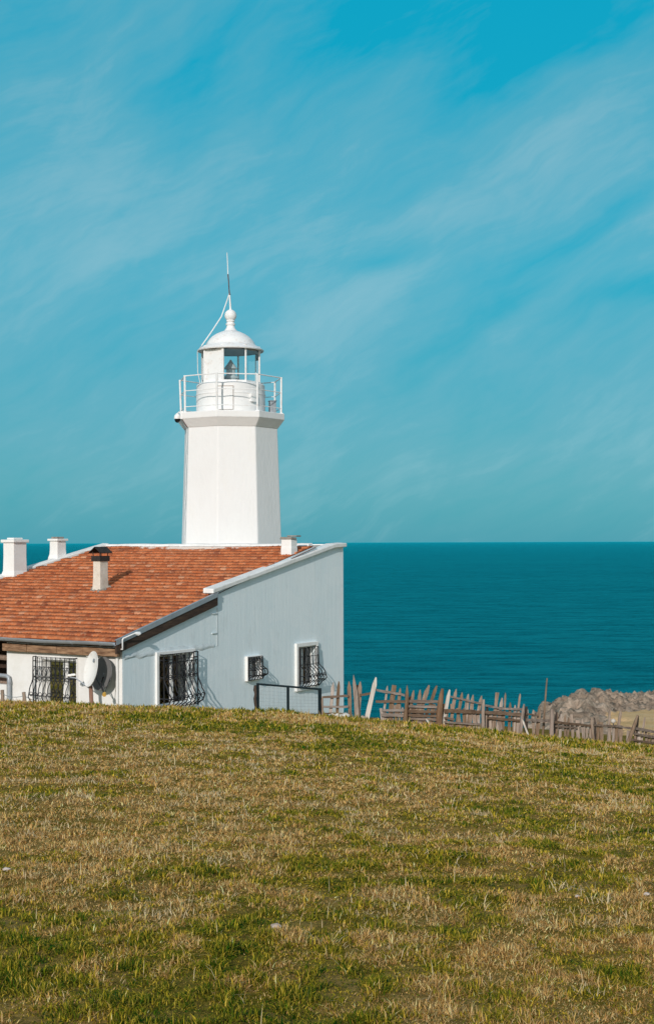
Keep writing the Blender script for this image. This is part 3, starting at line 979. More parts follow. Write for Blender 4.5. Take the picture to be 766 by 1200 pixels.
pl = [(0, 0), (BACK_S, 0), (BACK_S, 5.5), (RIDGE_S, 5.42), (0, roof_z(0) - 0.06)]
mb.add([(s, u_left(s), z) for s, z in pl], [tuple(range(5))])
mb.build('far_side_wall', M['white_paint'], house)

# ---- tile roof: every tile modelled, one mesh
def build_roof():
    rows = 30
    s_edges = np.linspace(EAVE_S, RIDGE_S, rows + 1)
    tw = 0.205
    V, Fc, tone, edge = [], [], [], []
    prof = [(0.0, 0.006), (0.10, 0.020), (0.24, 0.006), (0.44, 0.004), (0.56, 0.020), (0.70, 0.005), (0.9, 0.006), (1.0, 0.022)]
    rr = random.Random(5)
    for i in range(rows):
        s0, s1 = s_edges[i], s_edges[i + 1]
        off = 0.0
        uR = -0.06 if s1 < PAR_S else 0.10
        umax = u_left((s0 + s1) / 2)
        cols = int((umax - uR) / tw)
        row_t = rr.uniform(-0.12, 0.12)
        for j in range(cols):
            u0 = uR + j * tw
            js = rr.uniform(-0.012, 0.012)
            jz = rr.uniform(-0.006, 0.008)
            skew = rr.uniform(-0.006, 0.006)
            t = min(1, max(0, rr.gauss(0.5, 0.15) + row_t))
            if rr.random() < 0.05:
                t = rr.choice([0.0, 0.05, 1.0])
            b = len(V)
            for (a, hz) in prof:
                u = u0 + a * tw * 0.985
                k = skew * (a - 0.5) * 2
                # below-front, front top, back top
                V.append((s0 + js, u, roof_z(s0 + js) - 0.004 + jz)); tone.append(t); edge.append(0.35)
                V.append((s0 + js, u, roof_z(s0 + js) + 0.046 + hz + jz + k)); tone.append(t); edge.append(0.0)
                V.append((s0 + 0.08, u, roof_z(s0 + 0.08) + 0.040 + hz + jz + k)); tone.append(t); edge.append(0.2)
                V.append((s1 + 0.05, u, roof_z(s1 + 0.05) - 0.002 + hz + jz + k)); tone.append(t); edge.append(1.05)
            m = len(prof)
            for a in range(m - 1):
                p = b + a * 4
                q = p + 4
                Fc += [(p, p + 1, q + 1, q), (p + 1, p + 2, q + 2, q + 1), (p + 2, p + 3, q + 3, q + 2)]
            Fc += [(b, b + 3, b + 2, b + 1), (b + (m - 1) * 4, b + (m - 1) * 4 + 1, b + (m - 1) * 4 + 2, b + (m - 1) * 4 + 3)]
    # deck below
    b = len(V)
    for s in (EAVE_S + 0.02, RIDGE_S):
        for u in (-0.05, u_left(s)):
            V.append((s, u, roof_z(s) - 0.02)); tone.append(0.2); edge.append(1.0)
    Fc.append((b, b + 1, b + 3, b + 2))
    me = bpy.data.meshes.new('roof')
    me.from_pydata(V, [], Fc)
    for nm, data in (('tone', tone), ('edge', edge)):
        at_ = me.attributes.new(nm, 'FLOAT', 'POINT')
        at_.data.foreach_set('value', np.array(data, np.float32))
    me.materials.append(M['tiles'])
    o = bpy.data.objects.new('roof', me)
    COL.objects.link(o)
    o.parent = house
    return o


roof = build_roof()


def bar(mb, pts_uv, prof):
    pass


# soffit below the deck
mb = MB()
mb.hexa([(EAVE_S + 0.03, -0.03, roof_z(EAVE_S) - 0.13), (0.0, -0.03, roof_z(0) - 0.13), (0.0, u_left(0), roof_z(0) - 0.13), (EAVE_S + 0.03, u_left(0), roof_z(EAVE_S) - 0.13),
         (EAVE_S + 0.03, -0.03, roof_z(EAVE_S) - 0.03), (0.0, -0.03, roof_z(0) - 0.03), (0.0, u_left(0), roof_z(0) - 0.03), (EAVE_S + 0.03, u_left(0), roof_z(EAVE_S) - 0.03)])
mb.build('soffit', M['dark_wood'], house)

# eave beam of weathered boards
mb = MB()
bz1 = hit_front(80, 757.5, -0.2).z
bz0 = hit_front(80, 766.5, -0.2).z
segs = [0.0, 1.15, 2.05, 3.1, hit_front(3, 762, -0.2).y]
for i in range(len(segs) - 1):
    j = random.uniform(-0.012, 0.012)
    mb.box(-0.20 + j, -0.06 + j, segs[i] + 0.004, segs[i + 1] - 0.004, bz0 + random.uniform(-0.012, 0.012), bz1)
mb.build('eave_beam', M['beam_wood'], house, bevel=0.012)

# gutter along the eave: open half-round channel
mb = MB()
gs, gz_c, gr = EAVE_S - 0.075, roof_z(EAVE_S) + 0.005, 0.085
n = 9
uu = np.linspace(-0.10, u_left(EAVE_S), 14)
vs = []
for u in uu:
    sag = 0.010 * math.sin(u * 2.1) - 0.004 * u * 0
    for k in range(n):
        a = math.pi + math.pi * k / (n - 1)
        vs.append((gs + gr * math.cos(a), u, gz_c - 0.02 + gr * math.sin(a) + sag))
    for k in reversed(range(n)):
        a = math.pi + math.pi * k / (n - 1)
        vs.append((gs + (gr - 0.008) * math.cos(a), u, gz_c - 0.02 + (gr - 0.008) * math.sin(a) + sag))
fs = []
for i in range(len(uu) - 1):
    for k in range(2 * n):
        a, b_ = i * 2 * n + k, i * 2 * n + (k + 1) % (2 * n)
        fs.append((a, b_, b_ + 2 * n, a + 2 * n))
fs.append(tuple(range(2 * n)))
mb.add(vs, fs, False)
for u in (0.35, 1.3, 2.25, 3.2, 4.2):
    mb.tube([(gs - gr - 0.006, u, gz_c), (gs - gr * 0.8, u, gz_c - 0.075), (gs, u, gz_c - 0.112), (gs + gr * 0.8, u, gz_c - 0.08)], 0.009, 6)
mb.build('gutter', M['grey_metal'], house)

# verge: dark board and grey flashing up to the parapet
mb = MB()
s0, s1 = EAVE_S - 0.02, PAR_S - 0.02
y0, y1 = -0.115, -0.065
mb.hexa([(s0, y0, roof_z(s0) - 0.30), (s1, y0, roof_z(s1) - 0.31), (s1, y1, roof_z(s1) - 0.31), (s0, y1, roof_z(s0) - 0.30),
         (s0, y0, roof_z(s0) - 0.02), (s1, y0, roof_z(s1) - 0.02), (s1, y1, roof_z(s1) - 0.02), (s0, y1, roof_z(s0) - 0.02)])
mb.hexa([(s0 + .1, -0.064, roof_z(s0) - 0.26), (s1, -0.064, roof_z(s1) - 0.28), (s1, -0.003, roof_z(s1) - 0.28), (s0 + .1, -0.003, roof_z(s0) - 0.26),
         (s0 + .1, -0.064, roof_z(s0) - 0.06), (s1, -0.064, roof_z(s1) - 0.06), (s1, -0.003, roof_z(s1) - 0.06), (s0 + .1, -0.003, roof_z(s0) - 0.06)])
mb.build('verge_board', M['dark_wood'], house, bevel=0.006)
mb = MB()
for (ya, yb, za, zb) in ((-0.135, -0.117, -0.07, 0.045), (-0.135, -0.05, 0.047, 0.058)):
    mb.hexa([(s0, ya, roof_z(s0) + za), (s1, ya, roof_z(s1) + za), (s1, yb, roof_z(s1) + za), (s0, yb, roof_z(s0) + za),
             (s0, ya, roof_z(s0) + zb), (s1, ya, roof_z(s1) + zb), (s1, yb, roof_z(s1) + zb), (s0, yb, roof_z(s0) + zb)])
mb.build('verge_flashing', M['grey_metal'], house)


# copings
def coping(name, path, wid0, wid1, thick, mat):
    """path: local points of the outer top edge; extends from wid0 to wid1 in u"""
    mb = MB()
    vs, fs = [], []
    for (s, u, z) in path:
        j = random.uniform(-0.008, 0.008)
        vs += [(s, u + wid0, z - thick), (s, u + wid1, z - thick), (s, u + wid1, z + 0.015 + j), (s, u + wid0, z + j)]
    for i in range(len(path) - 1):
        for k in range(4):
            a, b_ = i * 4 + k, i * 4 + (k + 1) % 4
            fs.append((a, a + 4, b_ + 4, b_))
    fs.append((0, 1, 2, 3))
    L = len(vs)
    fs.append((L - 1, L - 2, L - 3, L - 4))
    mb.add(vs, fs)
    return mb.build(name, mat, house, bevel=0.02)


c0 = hit_side(246, 690)
c1 = hit_side(389, 637.2)
path = []
for t in np.linspace(0, 1, 13):
    path.append((c0.x + (c1.x - c0.x) * t, 0, c0.z + (c1.z - c0.z) * t))
path.append((BACK_S + 0.03, 0, hit_side(402, 636.0).z))
coping('side_coping', path, -0.12, 0.24, 0.13, M['coping'])
# ridge band and flat roof behind it
mb = MB()
nseg = 22
us = np.linspace(0.25, u_left(RIDGE_S) + 0.1, nseg)
vs, fs = [], []
for u in us:
    j = random.uniform(-0.02, 0.02)
    zt_ = -0.02 - HZ0
    vs += [(RIDGE_S - 0.04 + j, u, roof_z(RIDGE_S) - 0.02), (RIDGE_S + 0.24, u, roof_z(RIDGE_S) - 0.02), (RIDGE_S + 0.24, u, zt_ + j * 0.4), (RIDGE_S + j, u, zt_ - 0.02 + j * 0.4)]
for i in range(nseg - 1):
    for k in range(4):
        a, b_ = i * 4 + k, i * 4 + (k + 1) % 4
        fs.append((a, b_, b_ + 4, a + 4))
fs += [(3, 2, 1, 0), tuple(len(vs) - 4 + k for k in range(4))]
mb.add(vs, fs)
mb.build('ridge_coping', M['coping'], house, bevel=0.02)
mb = MB()
mb.box(RIDGE_S + 0.25, BACK_S - 0.002, 0.25, u_left(BACK_S), 5.25, 5.47)
mb.build('flat_roof', M['concrete'], house)
# left edge coping following the slope
path = []
for s in np.linspace(EAVE_S, RIDGE_S + 0.1, 12):
    path.append((s, u_left(s), roof_z(s) + 0.085))
coping('far_coping', path, -0.02, 0.25, 0.26, M['coping'])

# rough plaster seams where the lean-to was joined on
mb = MB()
a = hit_side(146, 771)
bq = hit_side(251, 757)
N = 46
vs, fs = [], []
for i in range(N):
    t = i / (N - 1)
    s = a.x + (bq.x - a.x) * t
    z = a.z + (bq.z - a.z) * t + 0.03 * (vnoise(np.array([t * 18.0]), np.array([3.0]), 5)[0] - 0.5) * 2
    hgt = 0.05 + 0.07 * vnoise(np.array([t * 22.0]), np.array([1.0]), 9)[0]
    th = 0.010 + 0.02 * vnoise(np.array([t * 25.0]), np.array([7.0]), 11)[0]
    vs += [(s, 0.0, z - hgt * 0.6), (s, -th, z - hgt * 0.1), (s, -th * 0.8, z + hgt * 0.4), (s, 0.0, z + hgt)]
for i in range(N - 1):
    for k in range(3):
        p = i * 4 + k
        fs.append((p, p + 4, p + 5, p + 1))
mb.add(vs, fs, True)
sa, sb = hit_side(254, 712), hit_side(254, 757)
mb.box(sa.x - 0.012, sa.x + 0.05, -0.009, -0.001, sb.z, sa.z)
for yy in (719, 742):
    q = hit_side(251, yy)
    mb.box(q.x - 0.12, q.x + 0.1, -0.03, -0.001, q.z - 0.015, q.z + 0.015)
mb.build('plaster_seam', surf('bare_plaster', (0.55, 0.62, 0.65), (0.70, 0.75, 0.76), 0.9, 4.0, 0.5, 20.0), house)


# ---- windows
def grille(P, a0, a1, z0, z1, prof, nbar, levels, scroll, name, parent, rad=0.012):
    """prof: [(t, out)] t from top 0 to bottom 1"""
    mb = MB()
    H = z1 - z0

    def out(t):
        for (ta, oa), (tb, ob) in zip(prof, prof[1:]):
            if t <= tb:
                f = (t - ta) / (tb - ta)
                f = f * f * (3 - 2 * f)
                return oa + (ob - oa) * f
        return prof[-1][1]
    ts = np.linspace(0, 1, 19)
    for i in range(nbar):
        a = a0 + (a1 - a0) * i / (nbar - 1)
        mb.tube([P(a, z1 - t * H, out(t)) for t in ts], rad * (1.25 if i in (0, nbar - 1) else 1), 5)
    for t in levels:
        o = out(t)
        mb.tube([P(a0, z1 - t * H, 0.0), P(a0, z1 - t * H, o), P(a1, z1 - t * H, o), P(a1, z1 - t * H, 0.0)], rad * 1.1, 5)
    # side bars: one against the wall, one straight in the front plane
    for a in (a0, a1):
        mb.tube([P(a, z1, prof[0][1]), P(a, z0, prof[0][1])], rad * 1.2, 5)
        mb.tube([P(a, z1 + 0.0, 0.015), P(a, z0, 0.015)], rad, 5)
    pitch = (a1 - a0) / (nbar - 1)
    for t, kind in scroll:
        for i in range(nbar - 1):
            am = a0 + (i + 0.5) * pitch
            o = out(t)
            z = z1 - t * H
            if kind == 'ring':
                r = pitch * 0.34
                mb.tube([P(am + r * math.cos(q), z + r * math.sin(q), o) for q in np.linspace(0, 2 * math.pi, 11)], rad * 0.8, 4, caps=False)
            elif kind == 'vee':
                tt = t + 0.20
                mb.tube([P(am, z, o), P(am - pitch * 0.42, z1 - (t + 0.10) * H, out(t + 0.1)), P(am - pitch * 0.2, z1 - tt * H, out(tt))], rad * 0.8, 4)
                mb.tube([P(am, z, o), P(am + pitch * 0.42, z1 - (t + 0.10) * H, out(t + 0.1)), P(am + pitch * 0.2, z1 - tt * H, out(tt))], rad * 0.8, 4)
                mb.tube([P(am - pitch * 0.3, z, o), P(am, z + 0.02, o + 0.01), P(am + pitch * 0.3, z, o)], rad * 1.0, 4)
    return mb.build(name, M['black_iron'], parent)


def ring_box(mb, P, a0, a1, z0, z1, wd, o0, o1, sill=True):
    """rectangular frame ring, out from o0 to o1"""
    def bx(p0, p1, q0, q1):
        pts = [P(p0, q0, o0), P(p1, q0, o0), P(p1, q0, o1), P(p0, q0, o1), P(p0, q1, o0), P(p1, q1, o0), P(p1, q1, o1), P(p0, q1, o1)]
        mb.hexa(pts)
    bx(a0 - wd, a0, z0 - (wd if sill else 0), z1 + wd)
    bx(a1, a1 + wd, z0 - (wd if sill else 0), z1 + wd)
    bx(a0, a1, z1, z1 + wd)
    if sill:
        bx(a0, a1, z0 - wd, z0)


def window(P, hole, surround, out, sash_mat, mull, curtains, depth=0.18, label=None):
    a0, a1, z0, z1 = hole
    mb = MB()
    ring_box(mb, P, a0, a1, z0, z1, surround, 0.002, out)
    f = mb.build('window', M['white_paint'], house, bevel=0.006)
    if label:
        f['label'] = label
    mb = MB()
    e = 0.003
    ring_box(mb, P, a0 + 0.05 + e, a1 - 0.05 - e, z0 + 0.05 + e, z1 - 0.05 - e, 0.05, -depth - 0.03, -depth + 0.02)
    for m_ in mull:
        am = a0 + (a1 - a0) * m_[0]
        hw = m_[1] / 2
        pts = [(am - hw, z0 + .05), (am + hw, z0 + .05), (am + hw, z1 - .05), (am - hw, z1 - .05)]
        mb.hexa([P(p[0], p[1], -depth - 0.028) for p in pts] + [P(p[0], p[1], -depth + 0.03) for p in pts])
    mb.build('sash', sash_mat, f)
    mb = MB()
    mb.add([P(a0 + .05, z0 + .05, -depth - .005), P(a1 - .05, z0 + .05, -depth - .005), P(a1 - .05, z1 - .05, -depth - .005), P(a0 + .05, z1 - .05, -depth - .005)], [(0, 1, 2, 3)])
    mb.build('window_pane', M['window_glass'], f)
    # dark room behind, so that the opening has depth
    mb = MB()
    b0, b1 = -depth - 0.06, -depth - 0.9
    q = [(a0 - .02, z0 - .02), (a1 + .02, z0 - .02), (a1 + .02, z1 + .02), (a0 - .02, z1 + .02)]
    for i in range(4):
        p, r = q[i], q[(i + 1) % 4]
        mb.add([P(*p, b0), P(*r, b0), P(*r, b1), P(*p, b1)], [(0, 1, 2, 3)])
    mb.add([P(*p, b1) for p in q], [(0, 1, 2, 3)])
    mb.build('window_recess', M['room_dark'], f)
    for (c0, c1, cm) in curtains:
        mb = MB()
        m = 30
        vs, fs = [], []
        for i in range(m):
            t = i / (m - 1)
            a = a0 + (a1 - a0) * (c0 + (c1 - c0) * t)
            o = -depth - 0.10 + 0.025 * math.sin(t * 26 * (c1 - c0) * 2 + c0 * 9)
            vs += [P(a, z0 + .02, o), P(a, z1 - .02, o)]
        for i in range(m - 1):
            p = i * 2
            fs.append((p, p + 2, p + 3, p + 1))
        mb.add(vs, fs, True)
        mb.build('curtain', cm, f)
    return f


wf = window(PF, WF, 0.05, 0.035, M['white_paint'], [(0.40, 0.16)], [(0.45, 0.98, M['curtain']), (0.02, 0.36, M['curtain'])], 0.12,
            'wide front window behind a bellied iron grille')
gl, gr_ = hit_front(38.5, 795, -0.14).y, hit_front(86.5, 795, -0.14).y
grille(PF, gr_, gl, hit_front(60, 831, -0.14).z, hit_front(60, 770.5, -0.14).z,
       [(0, 0.12), (0.42, 0.13), (0.66, 0.26), (0.78, 0.30), (0.92, 0.16), (1, 0.12)], 10, (0.0, 0.085, 0.40, 0.74, 0.97),
       [(0.20, 'vee'), (0.42, 'ring'), (0.72, 'ring')], 'security_grille', wf)

w1 = window(PS, W1, 0.10, 0.075, M['white_paint'], [(0.52, 0.12)], [(0.80, 0.985, M['curtain_white']), (0.56, 0.80, M['curtain_brown'])], 0.15,
            'large side window near the corner, dark inside')
grille(PS, W1[0] + 0.03, W1[1] + 0.02, W1[2] - 0.06, W1[3] + 0.03,
       [(0, 0.20), (0.45, 0.20), (0.64, 0.32), (0.78, 0.44), (0.88, 0.38), (0.97, 0.2), (1, 0.20)], 9, (0.0, 0.10, 0.42, 0.80, 0.97),
       [(0.16, 'vee'), (0.42, 'ring'), (0.80, 'ring')], 'security_grille', w1, 0.0155)
w2 = window(PS, W2, 0.03, 0.10, M['white_paint'], [(0.5, 0.05)], [(0.55, 0.97, M['curtain_white'])], 0.06,
            'small square side window')
grille(PS, W2[0], W2[1] + 0.02, W2[2], W2[3],
       [(0, 0.13), (0.40, 0.14), (0.62, 0.30), (0.75, 0.32), (0.9, 0.16), (1, 0.13)], 6, (0.0, 0.25, 0.55, 0.78, 1.0),
       [(0.12, 'ring')], 'security_grille', w2, 0.0135)
w3 = window(PS, W3, 0.11, 0.085, M['white_paint'], [(0.45, 0.06)], [(0.5, 0.78, M['curtain_brown']), (0.78, 0.98, M['curtain_white']), (0.1, 0.38, M['curtain_white'])], 0.12,
            'tall narrow side window near the far corner')
grille(PS, W3[0] + 0.01, W3[1] + 0.03, W3[2] - 0.02, W3[3] - 0.04,
       [(0, 0.12), (0.42, 0.14), (0.62, 0.36), (0.78, 0.42), (0.92, 0.22), (1, 0.12)], 7, (0.0, 0.22, 0.42, 0.7, 0.82, 0.98),
       [(0.70, 'ring')], 'security_grille', w3, 0.0135)

# ---- porch timbers and drainpipe at the left end
mb = MB()
for (xx, yy, r_) in ((2, 771, 0.075), (3, 800, 0.06)):
    p = hit_front(xx, yy, 0.25)
    mb.tube([(0.25 if yy < 790 else 0.2, FW_L + 0.02, p.z), (0.35, FW_L + 1.2, p.z + 0.02), (0.3, FW_L + 2.4, p.z)], r_, 8, rough=0.08)
mb.build('porch_rail', M['post_wood'], house)
mb = MB()
pp = hit_front(11.2, 793, -0.09)
mb.tube([(-0.09, FW_L + 2.2, pp.z + 0.10), (-0.09, pp.y + 0.10, pp.z + 0.015), (-0.09, pp.y + 0.02, pp.z - 0.02), (-0.09, pp.y, pp.z - 0.10), (-0.09, pp.y, 0.0)], 0.055, 12)
mb.tube([(-0.09, pp.y, pp.z - 0.13), (-0.09, pp.y, pp.z - 0.19)], 0.065, 12)
mb.build('drainpipe', M['grey_metal'], house)
# slim drop pipe near the corner of the front wall
mb = MB()
q = hit_front(137.5, 790, -0.05)
mb.tube([(-0.05, q.y, roof_z(0) - 0.15), (-0.05, q.y, 0.0)], 0.035, 8)
mb.build('drop_pipe', M['white_paint'], house)


# ---- chimneys
def chimney(x, y, ds, du, ytop, mat, cap, flare=0.05, label=None, p=None):
    p = p or hit_roof(x, y)
    k = hit_plane(x, ytop, (1, 0, 0), p.x)
    h = k.z - p.z
    mb = MB()
    zb = p.z - 0.25
    secs = [(zb, flare), (p.z + 0.08, flare), (p.z + 0.22, 0.01), (p.z + h * 0.6, 0.0), (p.z + h, 0.0)]
    vs, fs = [], []
    for z, f in secs:
        vs += [(p.x - f, p.y - f, z), (p.x + ds + f, p.y - f, z), (p.x + ds + f, p.y + du + f, z), (p.x - f, p.y + du + f, z)]
    for i in range(len(secs) - 1):
        for j in range(4):
            a, b_ = i * 4 + j, i * 4 + (j + 1) % 4
            fs.append((a, b_, b_ + 4, a + 4))
    fs.append(tuple(len(vs) - 4 + j for j in range(4)))
    mb.add(vs, fs)
    o = mb.build('chimney', mat, house, bevel=0.02)
    if label:
        o['label'] = label
    t = p.z + h
    mb = MB()
    if cap == 'slab':
        mb.box(p.x - .06, p.x + ds + .06, p.y - .06, p.y + du + .06, t + .002, t + .10)
        mb.box(p.x + .08, p.x + ds - .08, p.y + .08, p.y + du - .08, t + .102, t + .16)
        mb.build('chimney_cap', M['white_paint'], o, bevel=0.02)
    elif cap == 'stone':
        mb.hexa([(p.x - .03, p.y - .02, t + .002), (p.x + ds * .7, p.y - .05, t + .002), (p.x + ds * .7, p.y + du + .03, t + .002), (p.x - .03, p.y + du + .04, t + .002),
                 (p.x - .02, p.y - .02, t + .07), (p.x + ds * .7, p.y - .04, t + .055), (p.x + ds * .7, p.y + du + .02, t + .06), (p.x - .01, p.y + du + .02, t + .075)])
        mb.box(p.x + ds * .45, p.x + ds + .08, p.y - .09, p.y + du * .7, t + .077, t + .12)
        mb.build('chimney_cap', M['slab'], o, bevel=0.012)
    elif cap == 'white':
        mb.box(p.x - .055, p.x + ds + .055, p.y - .055, p.y + du + .055, t + .002, t + .075)
        mb.build('chimney_cap', M['white_paint'], o, bevel=0.015)
        mb = MB()
        mb.box(p.x + .03, p.x + ds - .05, p.y + .04, p.y + du - .04, t + .077, t + .14)
        mb.build('chimney_pot', M['slab'], o, bevel=0.015)
    elif cap == 'hood':
        mb.box(p.x - .035, p.x + ds + .035, p.y - .035, p.y + du + .035, t - .05, t + .10)
        cx, cy = p.x + ds / 2, p.y + du / 2
        for sx in (-1, 1):
            for sy in (-1, 1):
                mb.tube([(cx + sx * ds * .45, cy + sy * du * .45, t), (cx + sx * ds * .5, cy + sy * du * .5, t + .22)], 0.014, 6)
        e = 0.09
        z0 = t + .20
        v = [(p.x - e, p.y - e, z0), (p.x + ds + e, p.y - e, z0), (p.x + ds + e, p.y + du + e, z0), (p.x - e, p.y + du + e, z0),
             (p.x - e, cy, z0 + .17), (p.x + ds + e, cy, z0 + .17)]
        v2 = [(a_, b_, c_ - .02) for a_, b_, c_ in v]
        mb.add(v, [(0, 1, 5, 4), (2, 3, 4, 5)])
        mb.add(v2, [(4, 5, 1, 0), (5, 4, 3, 2)])
        mb.add(v + v2, [(0, 6, 7, 1), (2, 8, 9, 3), (0, 4, 10, 6), (4, 3, 9, 10), (1, 7, 11, 5), (5, 11, 8, 2)])
        mb.build('chimney_hood', M['soot'], o)
    return o


chimney(16.5, 677, 0.58, 0.46, 636, M['white_paint'], 'slab', label='stout white chimney with a slab cap, at the roof\'s left edge')
chimney(67.5, 657.5, 0.42, 0.34, 634, M['white_paint'], 'white', label='slim white chimney with a brown pot')
c3 = chimney(117.5, 694, 0.36, 0.27, 655.5, M['cream_chimney'], 'hood', 0.02, label='narrow stained chimney under a black metal hood')
pc4 = hit_side(341, 652, 0.16)
pc4.z = roof_z(pc4.x)
chimney(341, 657, 0.34, 0.36, 632, M['white_paint'], 'stone', 0.01, label='short white chimney topped by loose slabs', p=pc4)
# mortar skirt at the foot of the hooded chimney
p = hit_roof(117.5, 694)
mb = MB()
for i in range(26):
    a_ = random.uniform(0, 2 * math.pi)
    rr_ = random.uniform(0.6, 1.0)
    cx, cy = p.x + 0.18 + 0.30 * rr_ * math.cos(a_), p.y + 0.14 + 0.30 * rr_ * math.sin(a_)
    r_ = random.uniform(0.04, 0.08)
    mb.lathe([(r_, roof_z(cx) + 0.02), (r_ * .8, roof_z(cx) + 0.055 + r_ * .2), (r_ * .3, roof_z(cx) + 0.06 + r_ * .4)], (cx, cy), 7, a_)
mb.build('mortar_skirt', M['slab'], c3)


# ------------------------------------------------------------------ lighthouse
LY = 48.4
LX = img_k(271, 640)[0] * LY
PXM = F / LY
gz_l = -6.0
lh = empty('lighthouse', (LX, LY, gz_l), 0)
tag(lh, 'white octagonal lighthouse with a railed gallery, glazed lantern and domed top', 'lighthouse')


def lz(y):
    return (HZ + 0.37 - y) / PXM - gz_l


# octagon vertices: angle 0 = towards the camera, positive to the right
view = math.atan2(LX, LY)


def ang(deg):
    """photo-side angle -> math angle in local xy"""
    return -math.pi / 2 + R(deg) - view


OA = ang(-15)


def octo(mb, prof, cap0=True, cap1=True, a0=OA, n=8):
    mb.lathe(prof, (0, 0), n, a0, False, cap0, cap1)


mb = MB()
octo(mb, [(1.93, 0.0), (1.755, lz(640)), (1.625, lz(503.4))], True, False)
mb.build('tower', M['tower_paint'], lh, bevel=0.03)
mb = MB()
octo(mb, [(1.60, lz(504.4)), (1.66, lz(502.6)), (1.85, lz(494.2)), (1.87, lz(493.4)), (1.87, lz(486.2)), (1.0, lz(486.0))])
mb.build('gallery', M['tower_paint'], lh, bevel=0.018)
mb = MB()
zt = lz(486.2)
mb.lathe([(1.17, zt + .002), (1.17, lz(464.4)), (1.185, lz(464.2)), (1.185, lz(463.2)), (1.165, lz(463.0)), (1.155, lz(452.5)), (1.12, lz(451.2)), (0.9, lz(450.2))], (0, 0), 48)
mb.build('lantern_base', M['tower_paint'], lh)


def on_drum(px, y, r):
    """point on the drum front seen at photo column px"""
    sx = (px - 271.5) / PXM / r
    a = math.degrees(math.asin(max(-1, min(1, sx))))
    return Vector((r * math.cos(ang(a)), r * math.sin(ang(a)), lz(y))), a


# hatch on the drum: slightly proud curved panel with dark joint
def curved_panel(mb, x0, x1, y0, y1, r0, r1, taper=0.0, n=6):
    vs, fs = [], []
    for i in range(n):
        t = i / (n - 1)
        for (yy, tp) in ((y0, taper), (y1, 0)):
            x = x0 + tp + (x1 - x0 - 2 * tp) * t
            for r in (r0, r1):
                p, _ = on_drum(x, yy, 1.17)
                s = r / 1.17
                vs.append((p.x * s, p.y * s, p.z))
    for i in range(n - 1):
        b = i * 4
        fs += [(b + 1, b + 3, b + 7, b + 5), (b, b + 1, b + 5, b + 4), (b + 2, b + 6, b + 7, b + 3)]
    fs += [(0, 2, 3, 1), (len(vs) - 4, len(vs) - 3, len(vs) - 1, len(vs) - 2)]
    mb.add(vs, fs)


mb = MB()
curved_panel(mb, 255.4, 274.6, 456.0, 483.6, 1.16, 1.192)
hj = mb.build('hatch_joint', M['seam'], lh)
mb = MB()
curved_panel(mb, 256.2, 273.8, 457.2, 483.2, 1.17, 1.206)
mb.build('hatch', M['tower_paint'], lh)
mb = MB()
curved_panel(mb, 293.2, 298.6, 464.5, 473.8, 1.15, 1.29, n=3)
mb.build('vent_box', M['tower_paint'], lh)

# lantern: eight sides, one blind
RL = 1.0
zb, ztp = lz(449.5), lz(408.0)


def vtx(deg, r):
    return (r * math.cos(ang(deg)), r * math.sin(ang(deg)))


mb = MB()
octo(mb, [(RL + .05, lz(451.5)), (RL + .05, lz(448.6)), (RL - .06, lz(448.4))], True, True)
mb.build('lantern_sill', M['metal_white'], lh)
mb = MB()
octo(mb, [(RL - .02, lz(411.5)), (RL + .03, lz(411.4)), (RL + .03, lz(407.4)), (RL - .02, lz(407.2))], True, True)
mb.build('lantern_ring', M['metal_white'], lh)
p0, p1 = vtx(-60, RL + 0.01), vtx(-15, RL + 0.01)
q0, q1 = vtx(-60, RL - 0.05), vtx(-15, RL - 0.05)
mb = MB()
mb.hexa([(*p0, zb + .02), (*p1, zb + .02), (*q1, zb + .02), (*q0, zb + .02), (*p0, ztp - .08), (*p1, ztp - .08), (*q1, ztp - .08), (*q0, ztp - .08)])
mb.build('blind_panel', M['metal_white'], lh)
for d in (-15, 30, 75, 120, 165, 210, 255, 300):
    mb = MB()
    mb.tube([(*vtx(d, RL + 0.005), zb), (*vtx(d, RL + 0.005), ztp)], 0.032 if d not in (-15, 300) else 0.045, 8)
    mb.build('glazing_bar', M['metal_white'], lh)
for d in (-15, 30, 75, 120, 165, 210, 255):
    a, b_ = vtx(d, RL - 0.012), vtx(d + 45, RL - 0.012)
    mb = MB()
    mb.add([(*a, zb), (*b_, zb), (*b_, ztp - .09), (*a, ztp - .09)], [(0, 1, 2, 3)])
    mb.build('lantern_pane', M['lantern_glass'], lh)
# ceiling inside (dark), lamp on its stand
mb = MB()
mb.lathe([(0.96, lz(412)), (0.93, lz(413.5)), (0.2, lz(412.8))], (0, 0), 24)
mb.build('lantern_ceiling', M['grey_metal'], lh)
mb = MB()
mb.lathe([(0.26, lz(451)), (0.26, lz(444)), (0.30, lz(443.8)), (0.30, lz(441.5)), (0.20, lz(441)), (0.20, lz(440))], (0, 0), 20)
mb.lathe([(0.15, lz(440)), (0.16, lz(432))], (0, 0), 16)
mb.lathe([(0.24, lz(432.4)), (0.22, lz(431.4)), (0.06, lz(424)), (0.02, lz(421.5))], (0, 0), 20)
mb.build('lamp', M['lens'], lh)
